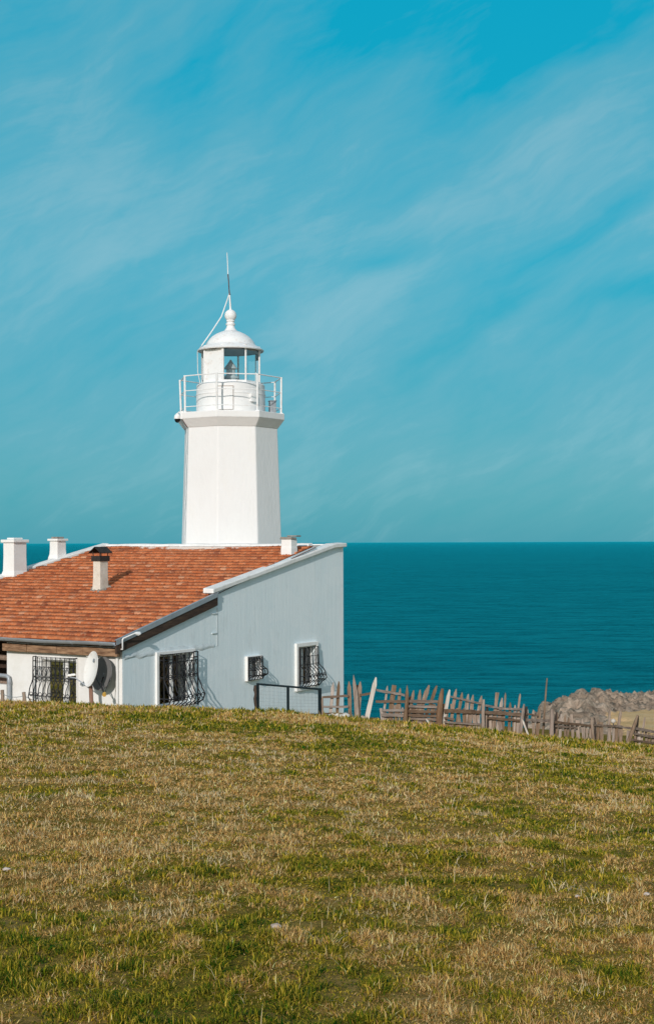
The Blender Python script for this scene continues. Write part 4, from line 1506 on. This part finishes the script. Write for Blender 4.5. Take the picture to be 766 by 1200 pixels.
# dome, finial
mb = MB()
prof = [(1.04, lz(410.6)), (1.12, lz(412.3)), (1.135, lz(411.2)), (1.0, lz(407.6)), (0.90, lz(406.0)), (0.845, lz(404.6)), (0.82, lz(402.5)), (0.75, lz(398.8)), (0.64, lz(395.0)),
        (0.50, lz(391.8)), (0.36, lz(389.6)), (0.24, lz(388.0))]
mb.lathe(prof, (0, 0), 48)
mb.build('dome', M['metal_white'], lh)
mb = MB()
prof = [(0.26, lz(388.6)), (0.21, lz(387.2)), (0.15, lz(384.5)), (0.125, lz(382)), (0.16, lz(381)), (0.165, lz(379.6)), (0.13, lz(378.8)), (0.12, lz(377.6)), (0.15, lz(376.6))]
cy_, rb = lz(369.8), 0.205
for q in np.linspace(-50, 78, 12):
    prof.append((rb * math.cos(R(q)), cy_ + rb * math.sin(R(q))))
prof += [(0.03, lz(361)), (0.022, lz(356))]
mb.lathe(prof, (0, 0), 32)
mb.build('finial', M['metal_white'], lh)
mb = MB()
dx = -1 / PXM
mb.tube([(0, 0, lz(362)), (dx * 1.0, 0, lz(345))], 0.026, 8, rads=[0.034, 0.024])
mb.build('rod_socket', M['metal_white'], lh)
mb = MB()
mb.tube([(dx * 1.0, 0, lz(345)), (dx * 1.6, 0, lz(338)), (dx * 2.0, 0, lz(330)), (dx * 2.8, 0, lz(321.4))], 0.03, 8, rads=[0.024, 0.018, 0.019, 0.022])
mb.lathe([(0.036, lz(345.6)), (0.036, lz(344.4))], (dx, 0), 10)
mb.build('rod_insulator', M['rust_iron'], lh)
mb = MB()
mb.tube([(dx * 2.8, 0, lz(321.5)), (dx * 3.2, 0, lz(308)), (dx * 3.8, 0, lz(296))], 0.015, 6, rads=[0.017, 0.015, 0.012])
mb.build('lightning_rod', M['metal_white'], lh)
mb = MB()
bp = vtx(-64, 1.12)
mb.tube([(dx * 1.2, 0, lz(344)), (dx * 4 - .0, -0.05, lz(353)), (-0.30, -0.15, lz(372)), (-0.62, -0.3, lz(390)), (bp[0] * .96, bp[1], lz(407.5))], 0.02, 6)
bq_ = vtx(-82, 1.13)
mb.tube([(bp[0] * .96, bp[1], lz(407.5)), (bq_[0], bq_[1], lz(413)), (bq_[0] + .01, bq_[1], lz(437)), (bq_[0] + .1, bq_[1] + .05, lz(452))], 0.013, 6)
mb.build('grounding_cable', M['metal_white'], lh)
# cable down the left corner of the tower
mb = MB()
pts = []
for yy in np.linspace(503, 640, 12):
    t = (yy - 503) / 137
    r_ = 1.625 + (1.755 - 1.625) * t + 0.02 + 0.01 * math.sin(yy)
    pts.append((*vtx(-62 + 1.5 * math.sin(yy * .2), r_), lz(yy)))
mb.tube(pts, 0.008, 5)
mb.build('service_cable', M['metal_white'], lh)
# railing
RR = 1.755
zf = lz(486.2)
HR = 42.5 / PXM
degs = [-105, -60, -15, 30, 75, 120, 165, 210]
for d in degs:
    mb = MB()
    x, y = vtx(d, RR)
    tp = 0.012 if d != -105 else 0.06
    mb.box(-0.07, 0.07, -0.07, 0.07, 0, 0.02)
    mb.v = [(x + a, y + b_, zf + c) for a, b_, c in mb.v]
    mb.tube([(x, y, zf), (x * (1 + tp * .4), y * (1 + tp * .4), zf + HR)], 0.034, 8)
    mb.build('railing_post', M['metal_white'], lh)
mb = MB()
for hh, rr_ in ((0.985, 0.020), (0.58, 0.015), (0.15, 0.015)):
    loop = [(*vtx(d, RR), zf + HR * hh) for d in degs]
    for i in range(8):
        mb.tube([loop[i], loop[(i + 1) % 8]], rr_, 6)
mb.build('railing', M['metal_white'], lh)

# small box behind the drum on the gallery
bx_ = empty('equipment_box', Vector((LX, LY, gz_l)) + Vector((*vtx(82, 1.42), zf)), R(20))
tag(bx_, 'small grey equipment box on the gallery floor, right of the lantern drum', 'equipment box')
mb = MB()
mb.box(-.10, .10, -.12, .12, 0.03, .44)
mb.build('box_body', M['grey_metal'], bx_, bevel=0.015)
mb = MB()
mb.box(-.12, .12, -.14, .14, .442, .47)
mb.build('box_lid', M['grey_metal'], bx_, bevel=0.008)
mb = MB()
mb.box(-.08, .08, -.10, .10, 0.0, .03)
mb.build('box_foot', M['black_iron'], bx_)

# security camera on the gallery corner
cpos = Vector((LX, LY, gz_l)) + Vector((*vtx(-70, 1.90), lz(493)))
cpos.x = LX + (211.3 - 271) / PXM
sc_ = empty('security_camera', cpos)
tag(sc_, 'white dome security camera with black bubble hanging from the lighthouse gallery corner', 'camera')
mb = MB()
mb.lathe([(0.03, 0.19), (0.06, 0.16), (0.10, 0.12), (0.115, 0.05), (0.118, 0.0)], (0, 0), 20)
mb.build('camera_housing', M['metal_white'], sc_)
mb = MB()
prof = [(0.098 * math.cos(R(a)), -0.02 - 0.11 * math.sin(R(a))) for a in np.linspace(0, 88, 9)]
mb.lathe([(0.098, 0.0)] + prof, (0, 0), 20)
mb.build('camera_dome', M['black_dome'], sc_)
mb = MB()
tgt = Vector((LX, LY, gz_l)) + Vector((*vtx(-62, 1.84), lz(489))) - cpos
mb.tube([(0, 0, 0.17), (tgt.x * .4, tgt.y * .4, 0.22), (tgt.x, tgt.y, tgt.z)], 0.025, 8)
mb.box(tgt.x - .04, tgt.x + .05, tgt.y - .06, tgt.y + .04, tgt.z - .14, tgt.z + .12)
t2 = Vector((LX, LY, gz_l)) + Vector((*vtx(-61, 1.66), lz(503))) - cpos
mb.build('camera_bracket', M['metal_white'], sc_)
mb = MB()
mb.tube([(tgt.x, tgt.y - .02, tgt.z - .12), (t2.x, t2.y - .02, t2.z)], 0.018, 6)
mb.build('camera_brace', M['rust_iron'], sc_)

# ------------------------------------------------------------------ things at the house
def hw(p):
    """house local -> world"""
    return Vector((HX + p[0] * CS - p[1] * SN, HY + p[0] * SN + p[1] * CS, HZ0 + p[2]))


def dish_mesh(mb, rad, depth, axis, c, n=28, m=7):
    axis = Vector(axis).normalized()
    a = axis.cross(Vector((0, 0, 1))).normalized()
    b_ = axis.cross(a)
    vs, fs = [], []
    for side in (0, 1):
        for i in range(m + 1):
            r = rad * i / m
            for k in range(n):
                q = 2 * math.pi * k / n
                vs.append(Vector(c) + a * r * math.cos(q) * 0.94 + b_ * r * math.sin(q) + axis * (depth * (i / m) ** 2 - side * 0.014))
    L = (m + 1) * n
    for side in (0, 1):
        for i in range(m):
            for k in range(n):
                p, q = side * L + i * n + k, side * L + i * n + (k + 1) % n
                f = (p, q, q + n, p + n)
                fs.append(f if side == 0 else f[::-1])
    for k in range(n):
        p, q = m * n + k, m * n + (k + 1) % n
        fs.append((p, q, q + L, p + L))
    mb.add(vs, fs, True)
    return axis, a, b_


# white dish on a wooden post, facing left
pb = hit_front(108.5, 826, -0.55)
pbw = hw(pb)
pbw.z = float(gz(pbw.x, pbw.y))
dish = empty('satellite_dish', pbw)
tag(dish, 'white satellite dish on a reddish wooden post, facing left', 'satellite dish')
cw = hw(hit_front(110.0, 784.5, -0.55)) - pbw
top_w = hw(hit_front(106.5, 804.0, -0.55)) - pbw
mb = MB()
mb.tube([(0, 0, -0.2), (0, 0, 0.2), tuple(top_w * 0.98), tuple(top_w)], 0.05, 9, rough=0.08, rads=[0.058, 0.055, 0.05, 0.046])
mb.build('post', M['brown_wood'], dish)
mb = MB()
ax, da, db = dish_mesh(mb, 0.455, 0.085, (-0.85, -0.49, 0.20), cw)
rf = mb.build('reflector', M['dish_white'], dish)
mb = MB()
back = cw - ax * 0.02
mb.tube([tuple(top_w - Vector((0, 0, .12))), tuple(top_w + Vector((0.03, .02, .06))), tuple(back - ax * 0.06 - Vector((0, 0, .1))), tuple(back)], 0.022, 8)
mb.lathe([(0.05, 0), (0.05, 0.02)], (0, 0), 12)
mb.v[-24:] = [tuple(cw + da * (v[0]) + db * (v[1] - 0.22) + ax * (v[2] + 0.03)) for v in mb.v[-24:]]
mb.build('mount', M['grey_metal'], dish)
mb = MB()
lnb = hw(hit_front(82.0, 791.5, -0.70)) - pbw
mb.tube([tuple(top_w + Vector((-0.02, -.02, -.06))), tuple(lnb + Vector((0.14, 0.04, -.07))), tuple(lnb + Vector((0.0, 0, -.05)))], 0.016, 6)
mb.build('feed_arm', M['grey_metal'], dish)
mb = MB()
for off in (Vector((0, 0, 0)), Vector((0.085, 0.02, 0.012))):
    c = lnb + off
    mb.tube([tuple(c - Vector((0.05, 0, 0))), tuple(c + Vector((0.02, 0, 0))), tuple(c + Vector((0.06, 0, 0.005)))], 0.035, 10, rads=[0.03, 0.036, 0.026])
mb.build('receiver', M['dish_white'], dish)

# second dish on the wall behind it, coloured dark to look like a shadow
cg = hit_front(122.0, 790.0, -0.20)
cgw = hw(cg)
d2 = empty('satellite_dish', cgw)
tag(d2, 'satellite dish coloured grey like a shadow, with a yellow receiver, fixed to the white wall by the corner', 'satellite dish')
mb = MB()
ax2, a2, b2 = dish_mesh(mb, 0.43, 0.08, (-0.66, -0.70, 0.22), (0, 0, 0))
mb.build('reflector', M['dish_shadow_grey'], d2)
lnb2 = hw(hit_front(122.5, 813.5, -0.62)) - cgw
mb = MB()
mb.tube([tuple(ax2 * 0.02 - Vector((0, 0, 0.08))), tuple(lnb2 * 0.5 + ax2 * 0.1), tuple(lnb2)], 0.017, 6)
mb.tube([tuple(a2 * 0.36 + ax2 * 0.05), tuple(lnb2)], 0.009, 5)
mb.tube([tuple(-a2 * 0.36 + ax2 * 0.05), tuple(lnb2)], 0.009, 5)
mb.build('feed_arm', M['black_iron'], d2)
mb = MB()
mb.tube([tuple(lnb2 + Vector((0, -0.03, -0.02))), tuple(lnb2 + Vector((0, 0.03, 0.0))), tuple(lnb2 + Vector((0, 0.08, 0.03)))], 0.05, 10, rads=[0.05, 0.055, 0.035])
mb.build('receiver', M['yellow_plastic'], d2)
mb = MB()
inn = Vector((SN * 0 + CS * 1, SN, 0)).normalized()
mb.tube([(0, 0, 0), tuple(inn * 0.11), tuple(inn * 0.205 - Vector((0, 0, .0)))], 0.03, 8)
mb.build('mount', M['grey_metal'], d2)

# wall lamp on a bent pipe at the corner
p0 = hit_side(143.8, 760, -0.16)
lampw = hw(p0)
wl = empty('wall_lamp', lampw)
tag(wl, 'small white lamp on a bent white pipe at the house corner', 'lamp')
pa = hw(hit_side(143.8, 748.5, -0.18)) - lampw
pb_ = hw(hit_side(158.5, 742.0, -0.30)) - lampw
pc = hw(hit_side(163.0, 742.6, -0.33)) - lampw
inn = hw((p0.x, -0.002, p0.z)) - lampw
mb = MB()
mb.tube([tuple(inn - Vector((0, 0, .02))), tuple(-Vector((0, 0, .02))), tuple(pa * 0.9), tuple(pa + (pb_ - pa) * 0.06), tuple(pb_)], 0.020, 8)
mb.build('pipe_arm', M['metal_white'], wl)
mb = MB()
mb.tube([tuple(pb_), tuple(pb_ + (pc - pb_) * .35), tuple(pc), tuple(pc + Vector((.02, 0, -.03)))], 0.05, 12, rads=[0.025, 0.045, 0.062, 0.05])
mb.build('lamp_head', M['metal_white'], wl)

# small round lamp under the eave
p = hit_front(103, 767.5, -0.10)
el_ = empty('eave_lamp', hw(p))
tag(el_, 'tiny white round lamp under the wooden eave beam, above the dish', 'lamp')
mb = MB()
mb.lathe([(0.01, -0.055), (0.035, -0.045), (0.05, -0.01), (0.045, 0.02), (0.025, 0.035)], (0, 0), 14)
mb.build('bulb_globe', M['metal_white'], el_)
mb = MB()
mb.lathe([(0.028, 0.036), (0.028, bz0 - p.z + 0.01)], (0, 0), 10)
mb.build('lamp_base', M['black_iron'], el_)

# ------------------------------------------------------------------ gate of mesh in front of the side wall
def fdepth(x):
    return float(np.interp(x, [290, 376, 520, 620, 700, 766, 900], [30.4, 30.0, 29.9, 30.6, 31.8, 33.0, 35.2]))


def fp(x, y, off=0.0):
    return at(x, y, fdepth(x) + off)


gA, gB = fp(302, 800.5), fp(374.5, 806.5)
gate0 = Vector((gA.x, gA.y, float(gz(gA.x, gA.y))))
gate = empty('mesh_gate', gate0)
tag(gate, 'dark green metal gate frame filled with wire mesh, before the blue wall', 'gate')
A = gA - gate0
B = gB - gate0
Az0 = -0.05
Bz0 = float(gz(gB.x, gB.y)) - gate0.z - 0.05
Mid = A + (B - A) * 0.49
mb = MB()


def sq(mb, p, q, r):
    mb.tube([tuple(p), tuple(q)], r * 1.35, 4, smooth=False)


sq(mb, A, Vector((A.x, A.y, Az0)), 0.024)
sq(mb, B, Vector((B.x, B.y, Bz0)), 0.028)
sq(mb, A + Vector((0, 0, -.02)), B + Vector((0, 0, -.02)), 0.016)
sq(mb, Mid, Vector((Mid.x, Mid.y, (Az0 + Bz0) / 2)), 0.022)
sq(mb, Vector((A.x, A.y, Az0 + .12)), Vector((B.x, B.y, Bz0 + .12)), 0.022)
mb.build('gate_frame', M['green_iron'], gate)
mb = MB()
for i in range(1, 16):
    p = A + (B - A) * (i / 16)
    mb.tube([tuple(p), (p.x + .01, p.y, Az0 + (Bz0 - Az0) * i / 16 + .1)], 0.0013, 4, caps=False)
for j in range(1, 9):
    t = j / 9
    p = A + (Vector((A.x, A.y, Az0 + .1)) - A) * t
    q = B + (Vector((B.x, B.y, Bz0 + .1)) - B) * t
    mb.tube([tuple(p), tuple((p + q) / 2 - Vector((0, 0, .012))), tuple(q)], 0.0013, 4, caps=False)
mb.build('wire_mesh', M['wire'], gate)
mb = MB()
pts = [(A.x - .045 + .016 * math.sin(i * 2.3), A.y + .02, Az0 + (A.z - .05 - Az0) * i / 8) for i in range(9)]
mb.tube(pts, 0.036, 7, rough=0.35)
mb.build('gate_post', M['old_wood'], gate)

# ------------------------------------------------------------------ picket fence
f0 = fp(378, 838)
f0.z = float(gz(f0.x, f0.y))
fence = empty('picket_fence', f0)
tag(fence, 'weathered driftwood picket fence of leaning stakes and rough rails along the grass edge', 'fence')
rr = random.Random(11)


def board(name, xt, yt, xb, yb, wpx, mat, off=0.0, thick=0.025, tip='point', dig=0.10, parent=fence, rnd=False):
    """one upright: from a top point down to the ground, at its own depth"""
    Y = fdepth((xt + xb) / 2) + off
    pt, pb = at(xt, yt, Y), at(xb, yb, Y)
    d = (pb - pt).normalized()
    g = float(gz(pb.x, pb.y))
    if d.z < -0.2:
        ext = (g - dig - pt.z) / d.z
        pb = pt + d * max(ext, 0.1)
    up = -d
    wid = wpx / F * Y
    side = Vector((1, 0, 0))
    side = (side - up * side.dot(up)).normalized()
    yaw = rr.uniform(-0.25, 0.25)
    nor = side.cross(up)
    side, nor = side * math.cos(yaw) + nor * math.sin(yaw), nor * math.cos(yaw) - side * math.sin(yaw)
    o = parent.location
    mb = MB()
    L = (pt - pb).length
    if rnd:
        n = 7
        pts, rads = [], []
        for i in range(n):
            t = i / (n - 1)
            c = pb + (pt - pb) * t + side * (wid * 0.18 * math.sin(t * 4 + xt)) - o
            pts.append(tuple(c))
            r_ = wid * 0.5 * (1.12 - 0.2 * t)
            if i == n - 1:
                r_ *= 0.55 if tip != 'sharp' else 0.15
            rads.append(r_ * rr.uniform(0.9, 1.1))
        if tip == 'sharp':
            rads[-2] *= 0.8
        mb.tube(pts, 1, 8, rads=rads, rough=0.08)
    else:
        n = 6
        vs, fs = [], []
        for i in range(n):
            t = i / (n - 1)
            c = pb + (pt - pb) * t - o
            wv = wid * (1 + rr.uniform(-0.1, 0.1))
            tk = thick
            if i == n - 1 and tip == 'point':
                wv *= rr.uniform(0.15, 0.4)
            if i == n - 2 and tip == 'point':
                c = pb + (pt - pb) * max(0.55, 1 - wid * 1.7 / L) - o
            c = c + side * rr.uniform(-0.06, 0.06) * wid
            sk = up * wid * rr.uniform(-0.2, 0.2) if i == n - 1 else Vector((0, 0, 0))
            vs += [c - side * wv / 2 - nor * tk / 2 + sk, c + side * wv / 2 - nor * tk / 2, c + side * wv / 2 + nor * tk / 2, c - side * wv / 2 + nor * tk / 2 + sk]
        for i in range(n - 1):
            for k in range(4):
                a, b_ = i * 4 + k, i * 4 + (k + 1) % 4
                fs.append((a, b_, b_ + 4, a + 4))
        fs += [(3, 2, 1, 0), tuple(len(vs) - 4 + k for k in range(4))]
        mb.add(vs, fs)
    return mb.build(name, mat, parent)


def rail(x0, y0, x1, y1, wpx, off=-0.03, thick=0.035, mat=None, name='rail'):
    p, q = fp(x0, y0, off), fp(x1, y1, off)
    o = fence.location
    n = 7
    wid = wpx / F * fdepth((x0 + x1) / 2)
    mb = MB()
    vs, fs = [], []
    for i in range(n):
        t = i / (n - 1)
        c = p + (q - p) * t - o + Vector((0, 0, rr.uniform(-0.12, 0.12) * wid))
        wv = wid * (1 + rr.uniform(-0.15, 0.15))
        vs += [c + Vector((0, -thick / 2, -wv / 2)), c + Vector((0, thick / 2, -wv / 2)), c + Vector((0, thick / 2, wv / 2)), c + Vector((0, -thick / 2, wv / 2))]
    for i in range(n - 1):
        for k in range(4):
            a, b_ = i * 4 + k, i * 4 + (k + 1) % 4
            fs.append((a, a + 4, b_ + 4, b_))
    fs += [(0, 1, 2, 3), tuple(len(vs) - 1 - k for k in range(4))]
    mb.add(vs, fs)
    return mb.build(name, mat or M['rail_wood'], fence)


FWD, PWD = M['fence_wood'], M['post_wood']
# stakes: (xt, yt, xb, yb, width)
for s in [(390.4, 799.6, 387, 838, 3.8), (397, 798.6, 395, 837, 3.6), (409, 798.6, 409.7, 840, 4.2), (421.7, 798.6, 420, 839, 4.2),
          (453.6, 803.6, 450, 831, 2.6), (469, 807, 465.5, 831, 4.0), (484.4, 809, 482.5, 821, 3.2), (492, 808, 490.6, 821, 4.2), (502.3, 803, 497, 819, 5.0),
          (511.3, 803.6, 506, 819, 3.6), (534, 807, 530.5, 830, 3.5), (541, 811.5, 537.6, 831.4, 3.4),
          (548, 813, 546, 831, 4.6), (554, 814, 552, 831, 4.2), (564, 815, 560.5, 831, 3.6), (588, 818, 586.5, 828, 4.2), (592, 812, 591, 828, 2.0),
          (597.6, 823, 597, 833, 2.8), (603, 826, 602.5, 836, 3.0), (609, 813, 607, 829, 2.2), (714, 830, 713, 850, 2.6), (727, 831, 724, 851, 3.4), (755, 840, 753, 854, 2.4)]:
    board('picket', *s, FWD, off=0.03)
board('picket', 461.5, 803, 458, 832, 5.2, FWD, off=0.03, tip='flat')
board('picket', 582, 811.5, 580.5, 827, 4.0, FWD, off=0.03, tip='flat')
tag(board('picket', 440.5, 794, 430, 841, 5.0, M['pale_wood'], off=-0.12, tip='point'), 'bleached stake leaning to the right')
board('picket', 526.5, 808.5, 521, 836, 4.2, M['pale_wood'], off=0.02)
board('picket', 415, 791, 417.5, 840, 5.2, FWD, off=-0.05, rnd=True, tip='sharp')
# posts
board('post', 378, 816, 377.5, 838, 2.4, FWD, rnd=True)
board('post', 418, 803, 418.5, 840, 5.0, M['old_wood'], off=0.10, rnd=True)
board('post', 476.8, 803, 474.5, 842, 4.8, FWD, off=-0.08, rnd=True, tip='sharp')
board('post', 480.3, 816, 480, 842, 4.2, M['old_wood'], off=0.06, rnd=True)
board('post', 517.8, 807, 514.9, 847, 6.2, PWD, off=-0.08, rnd=True)
board('post', 567, 819.7, 565.5, 848, 4.2, FWD, off=-0.08, rnd=True)
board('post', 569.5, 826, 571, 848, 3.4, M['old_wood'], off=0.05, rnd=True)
board('post', 613, 825, 610.6, 853, 3.8, PWD, off=-0.08, rnd=True)
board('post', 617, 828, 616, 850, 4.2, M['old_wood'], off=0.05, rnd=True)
board('post', 645, 831, 646, 853.5, 5.0, PWD, off=-0.08, rnd=True)
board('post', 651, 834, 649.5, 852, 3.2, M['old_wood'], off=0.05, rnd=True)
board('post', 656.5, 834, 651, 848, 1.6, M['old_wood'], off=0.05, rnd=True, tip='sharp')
board('post', 693, 840, 694.4, 860, 3.6, FWD, off=-0.08, rnd=True)
board('post', 696, 841, 696.5, 860, 2.2, M['old_wood'], off=0.04, rnd=True)
board('post', 746, 837.6, 736, 867.7, 4.4, FWD, off=-0.08, rnd=True)
board('post', 747.5, 839, 744, 862, 3.4, M['old_wood'], off=0.06, rnd=True)
# braces
for s in [(611.5, 843.0, 615.4, 853.5, 2.0), (499.0, 842.5, 502.8, 848, 2.0)]:
    board('brace', *s, M['pale_wood'], off=-0.14, dig=0.03)
# low infill pickets
x = 446.0
while x < 790:
    top = float(np.interp(x, [446, 476, 515, 575, 612, 646, 694, 744, 790], [829, 826, 826, 833, 833, 838, 849, 855, 862]))
    w_ = rr.uniform(2.4, 5.0)
    if 478 < x < 514 and rr.random() < 0.55:
        x += w_
        continue
    if 617 < x < 700:
        top -= rr.uniform(-1, 8)
    if rr.random() < 0.16:
        x += w_
        continue
    lean = rr.uniform(-2.2, 2.2)
    board('picket', x, top + rr.uniform(-4, 3), x + lean, top + 16, w_, FWD, off=0.035 + rr.uniform(0, 0.02), tip='point' if rr.random() < 0.5 else 'flat')
    x += w_ + rr.uniform(0.3, 2.0)
# rails
for s in [(378, 817, 408, 815.5, 2.4), (378, 828.3, 408, 828, 2.4), (378, 836, 408, 836.5, 1.8), (421, 814.5, 434, 812.5, 2.4),
          (440, 808.5, 474, 814.5, 2.5), (440, 822, 478, 822.3, 3.0), (447, 832.5, 478, 832.8, 2.6), (446, 837.5, 474, 838.5, 3.4),
          (478, 822, 516, 822.5, 3.4), (478, 827.5, 516, 828.5, 2.6), (478, 833.5, 516, 834.5, 3.2), (478, 838, 516, 839.5, 2.8), (480, 842, 514, 843.5, 2.6),
          (527.6, 816.5, 566, 825, 2.2), (520, 833, 568, 834.8, 4.0), (520, 841, 532, 843, 2.4), (568, 826.5, 590, 830.5, 2.2), (568, 835, 612, 837.2, 4.0), (584, 830, 612, 831.5, 2.4), (570, 841.5, 612, 844.5, 2.6),
          (616, 844, 645, 844.6, 3.2), (616, 836.5, 630, 838.5, 1.8), (649, 846.2, 694, 850.6, 2.8), (650, 851, 676, 853, 2.0), (694, 850, 722, 851.2, 2.2), (720, 851, 742, 854, 2.4),
          (742, 853.5, 800, 864, 3.0), (739, 859, 800, 870, 2.6), (738, 866.5, 800, 876, 2.2)]:
    rail(*s, off=rr.choice([-0.03, -0.035, -0.04]))
for s in [(520, 846, 566, 849.2), ]:
    rail(*s, 2.0)
# off to the right the fence goes on
for x in (772, 781, 790, 799):
    board('picket', x, 848 + (x - 772) * .3, x - 1, 864 + (x - 772) * .3, 3.4, FWD, off=0.03)
board('post', 800, 846, 799, 872, 4.4, PWD, off=-0.08, rnd=True)

# tall thin pole standing at the fence
pp = fp(633.3, 845, 0.25)
pole0 = Vector((pp.x, pp.y, float(gz(pp.x, pp.y))))
pole = empty('wooden_pole', pole0)
tag(pole, 'tall thin leaning pole rising above the fence in front of the rocky point', 'pole')
pole.location = pole0
pt = fp(640.5, 794.7, 0.25) - pole0
pb0 = Vector((0, 0, -0.15))
mb = MB()
mb.tube([tuple(pb0), tuple(pb0 + (pt - pb0) * .35 + Vector((.01, 0, 0))), tuple(pb0 + (pt - pb0) * .7), tuple(pt)], 0.02, 7, rads=[0.028, 0.026, 0.021, 0.014], rough=0.1)
mb.build('pole_shaft', FWD, pole)

# pale ball on the fence rail
pbal = fp(717.6, 846.0, -0.06)
mb = MB()
prof = [(0.052 * math.cos(R(a)), 0.052 * math.sin(R(a))) for a in np.linspace(-85, 85, 13)]
mb.lathe(prof, (0, 0), 18)
ball = mb.build('float_ball', M['pale_wood'])
ball.location = pbal + Vector((0, -0.03, 0.02))
tag(ball, 'pale round float resting on the right-hand fence rail', 'float')


# ------------------------------------------------------------------ stones
def stone(name, loc, size, mat, seed, label, cat_, group=None, flat=0.55):
    r_ = random.Random(seed)
    n, m = 12, 7
    vs, fs = [], []
    ph = [r_.uniform(0, 6.28) for _ in range(6)]
    for i in range(m + 1):
        th = math.pi * i / m
        for k in range(n):
            q = 2 * math.pi * k / n
            w_ = 1 + 0.16 * math.sin(2 * q + ph[0]) + 0.12 * math.sin(3 * q + ph[1] + th * 2) + 0.08 * math.sin(5 * q + ph[2]) + r_.uniform(-0.05, 0.05)
            vs.append((size * w_ * math.sin(th) * math.cos(q), size * 0.75 * w_ * math.sin(th) * math.sin(q), size * flat * math.cos(th) * (1 + 0.1 * math.sin(q + ph[3]))))
    for i in range(m):
        for k in range(n):
            a, b_ = i * n + k, i * n + (k + 1) % n
            fs.append((a, a + n, b_ + n, b_))
    mb = MB()
    mb.add(vs, fs, True)
    o = mb.build(name, mat)
    o.location = loc
    tag(o, label, cat_, group)
    return o


def on_turf(x, y):
    """march the viewing ray down to the turf"""
    k, m = img_k(x, y)
    Ys = np.linspace(4, 31, 5000)
    z = gz(k * Ys, Ys)
    i = int(np.argmax(z > m * Ys))
    return Vector((k * Ys[i], Ys[i], z[i]))


for (sx, sy, sz, lab) in [(323, 1089, 0.026, 'pale pinkish stone lying in the green grass, below the fence\'s left end'),
                          (757, 1050, 0.017, 'grey stone lying at the right edge of the grass'),
                          (8, 1021, 0.020, 'pale stone lying at the left edge of the grass'),
                          (676, 1052, 0.013, 'small pale pebble in dry grass, left of the grey stone at the right edge')]:
    p = on_turf(sx, sy)
    stone('stone', p + Vector((0, 0, sz * 0.35 + 0.004)), sz, M['stone'], int(sx), lab, 'stone')

for i, (sx, sy, sz, lab) in enumerate([(388, 836.5, 0.10, 'white rubble lump between gate post and first leaning pickets'),
                                       (396.5, 838.0, 0.085, 'middle white rubble lump at the foot of the pickets'),
                                       (403.5, 836.0, 0.11, 'rightmost white rubble lump at the foot of the pickets'),
                                       (424, 838, 0.09, 'white rubble lump left of the bleached leaning stake')]):
    p = fp(sx, sy, -0.2)
    p.z = float(gz(p.x, p.y)) + 0.05
    stone('rubble_stone', p, sz * 1.15, M['rubble'] if i < 3 else M['stone'], 40 + i, lab, 'stone', None, 0.75)

# ------------------------------------------------------------------ low wire fence before the front wall
w0 = on_turf(28, 823.5)
wz = lambda X, Y: float(gz(X, Y))
Yw = 28.2
wf_root = at(3, 824, Yw)
wf_root.z = wz(wf_root.x, wf_root.y)
wfence = empty('wire_fence', wf_root)
tag(wfence, 'low wire fence on short grey stakes in the grass before the white wall', 'fence')
posts = [(-40, 806), (3, 808.5), (28.5, 811), (300, 818)]
tops = []
for (xx, yt) in posts[:3]:
    q = at(xx, yt, Yw)
    g = wz(q.x, Yw)
    mb = MB()
    mb.tube([(q.x - wf_root.x, Yw - wf_root.y, g - 0.15 - wf_root.z), (q.x - wf_root.x + .01, Yw - wf_root.y, (g + q.z) / 2 - wf_root.z), (q.x - wf_root.x, Yw - wf_root.y, q.z - wf_root.z)], 0.038, 7, rough=0.12)
    mb.build('stake', M['fence_wood'], wfence)
    tops.append(Vector((q.x - wf_root.x, Yw - wf_root.y, q.z - wf_root.z)))
q = at(107.5, 822, Yw + 4)
for dz in (-0.07,):
    mb = MB()
    pts = []
    end = pbw + Vector((0, 0, 0.25)) - wf_root
    chain = tops + [end]
    for a, b_ in zip(chain, chain[1:]):
        for t in np.linspace(0, 1, 7)[:-1]:
            pts.append(tuple(a + (b_ - a) * t + Vector((0, -0.02, dz - 0.05 * 4 * t * (1 - t)))))
    pts.append(tuple(end))
    mb.tube(pts, 0.006, 4)
    mb.build('wire', M['wire'], wfence)
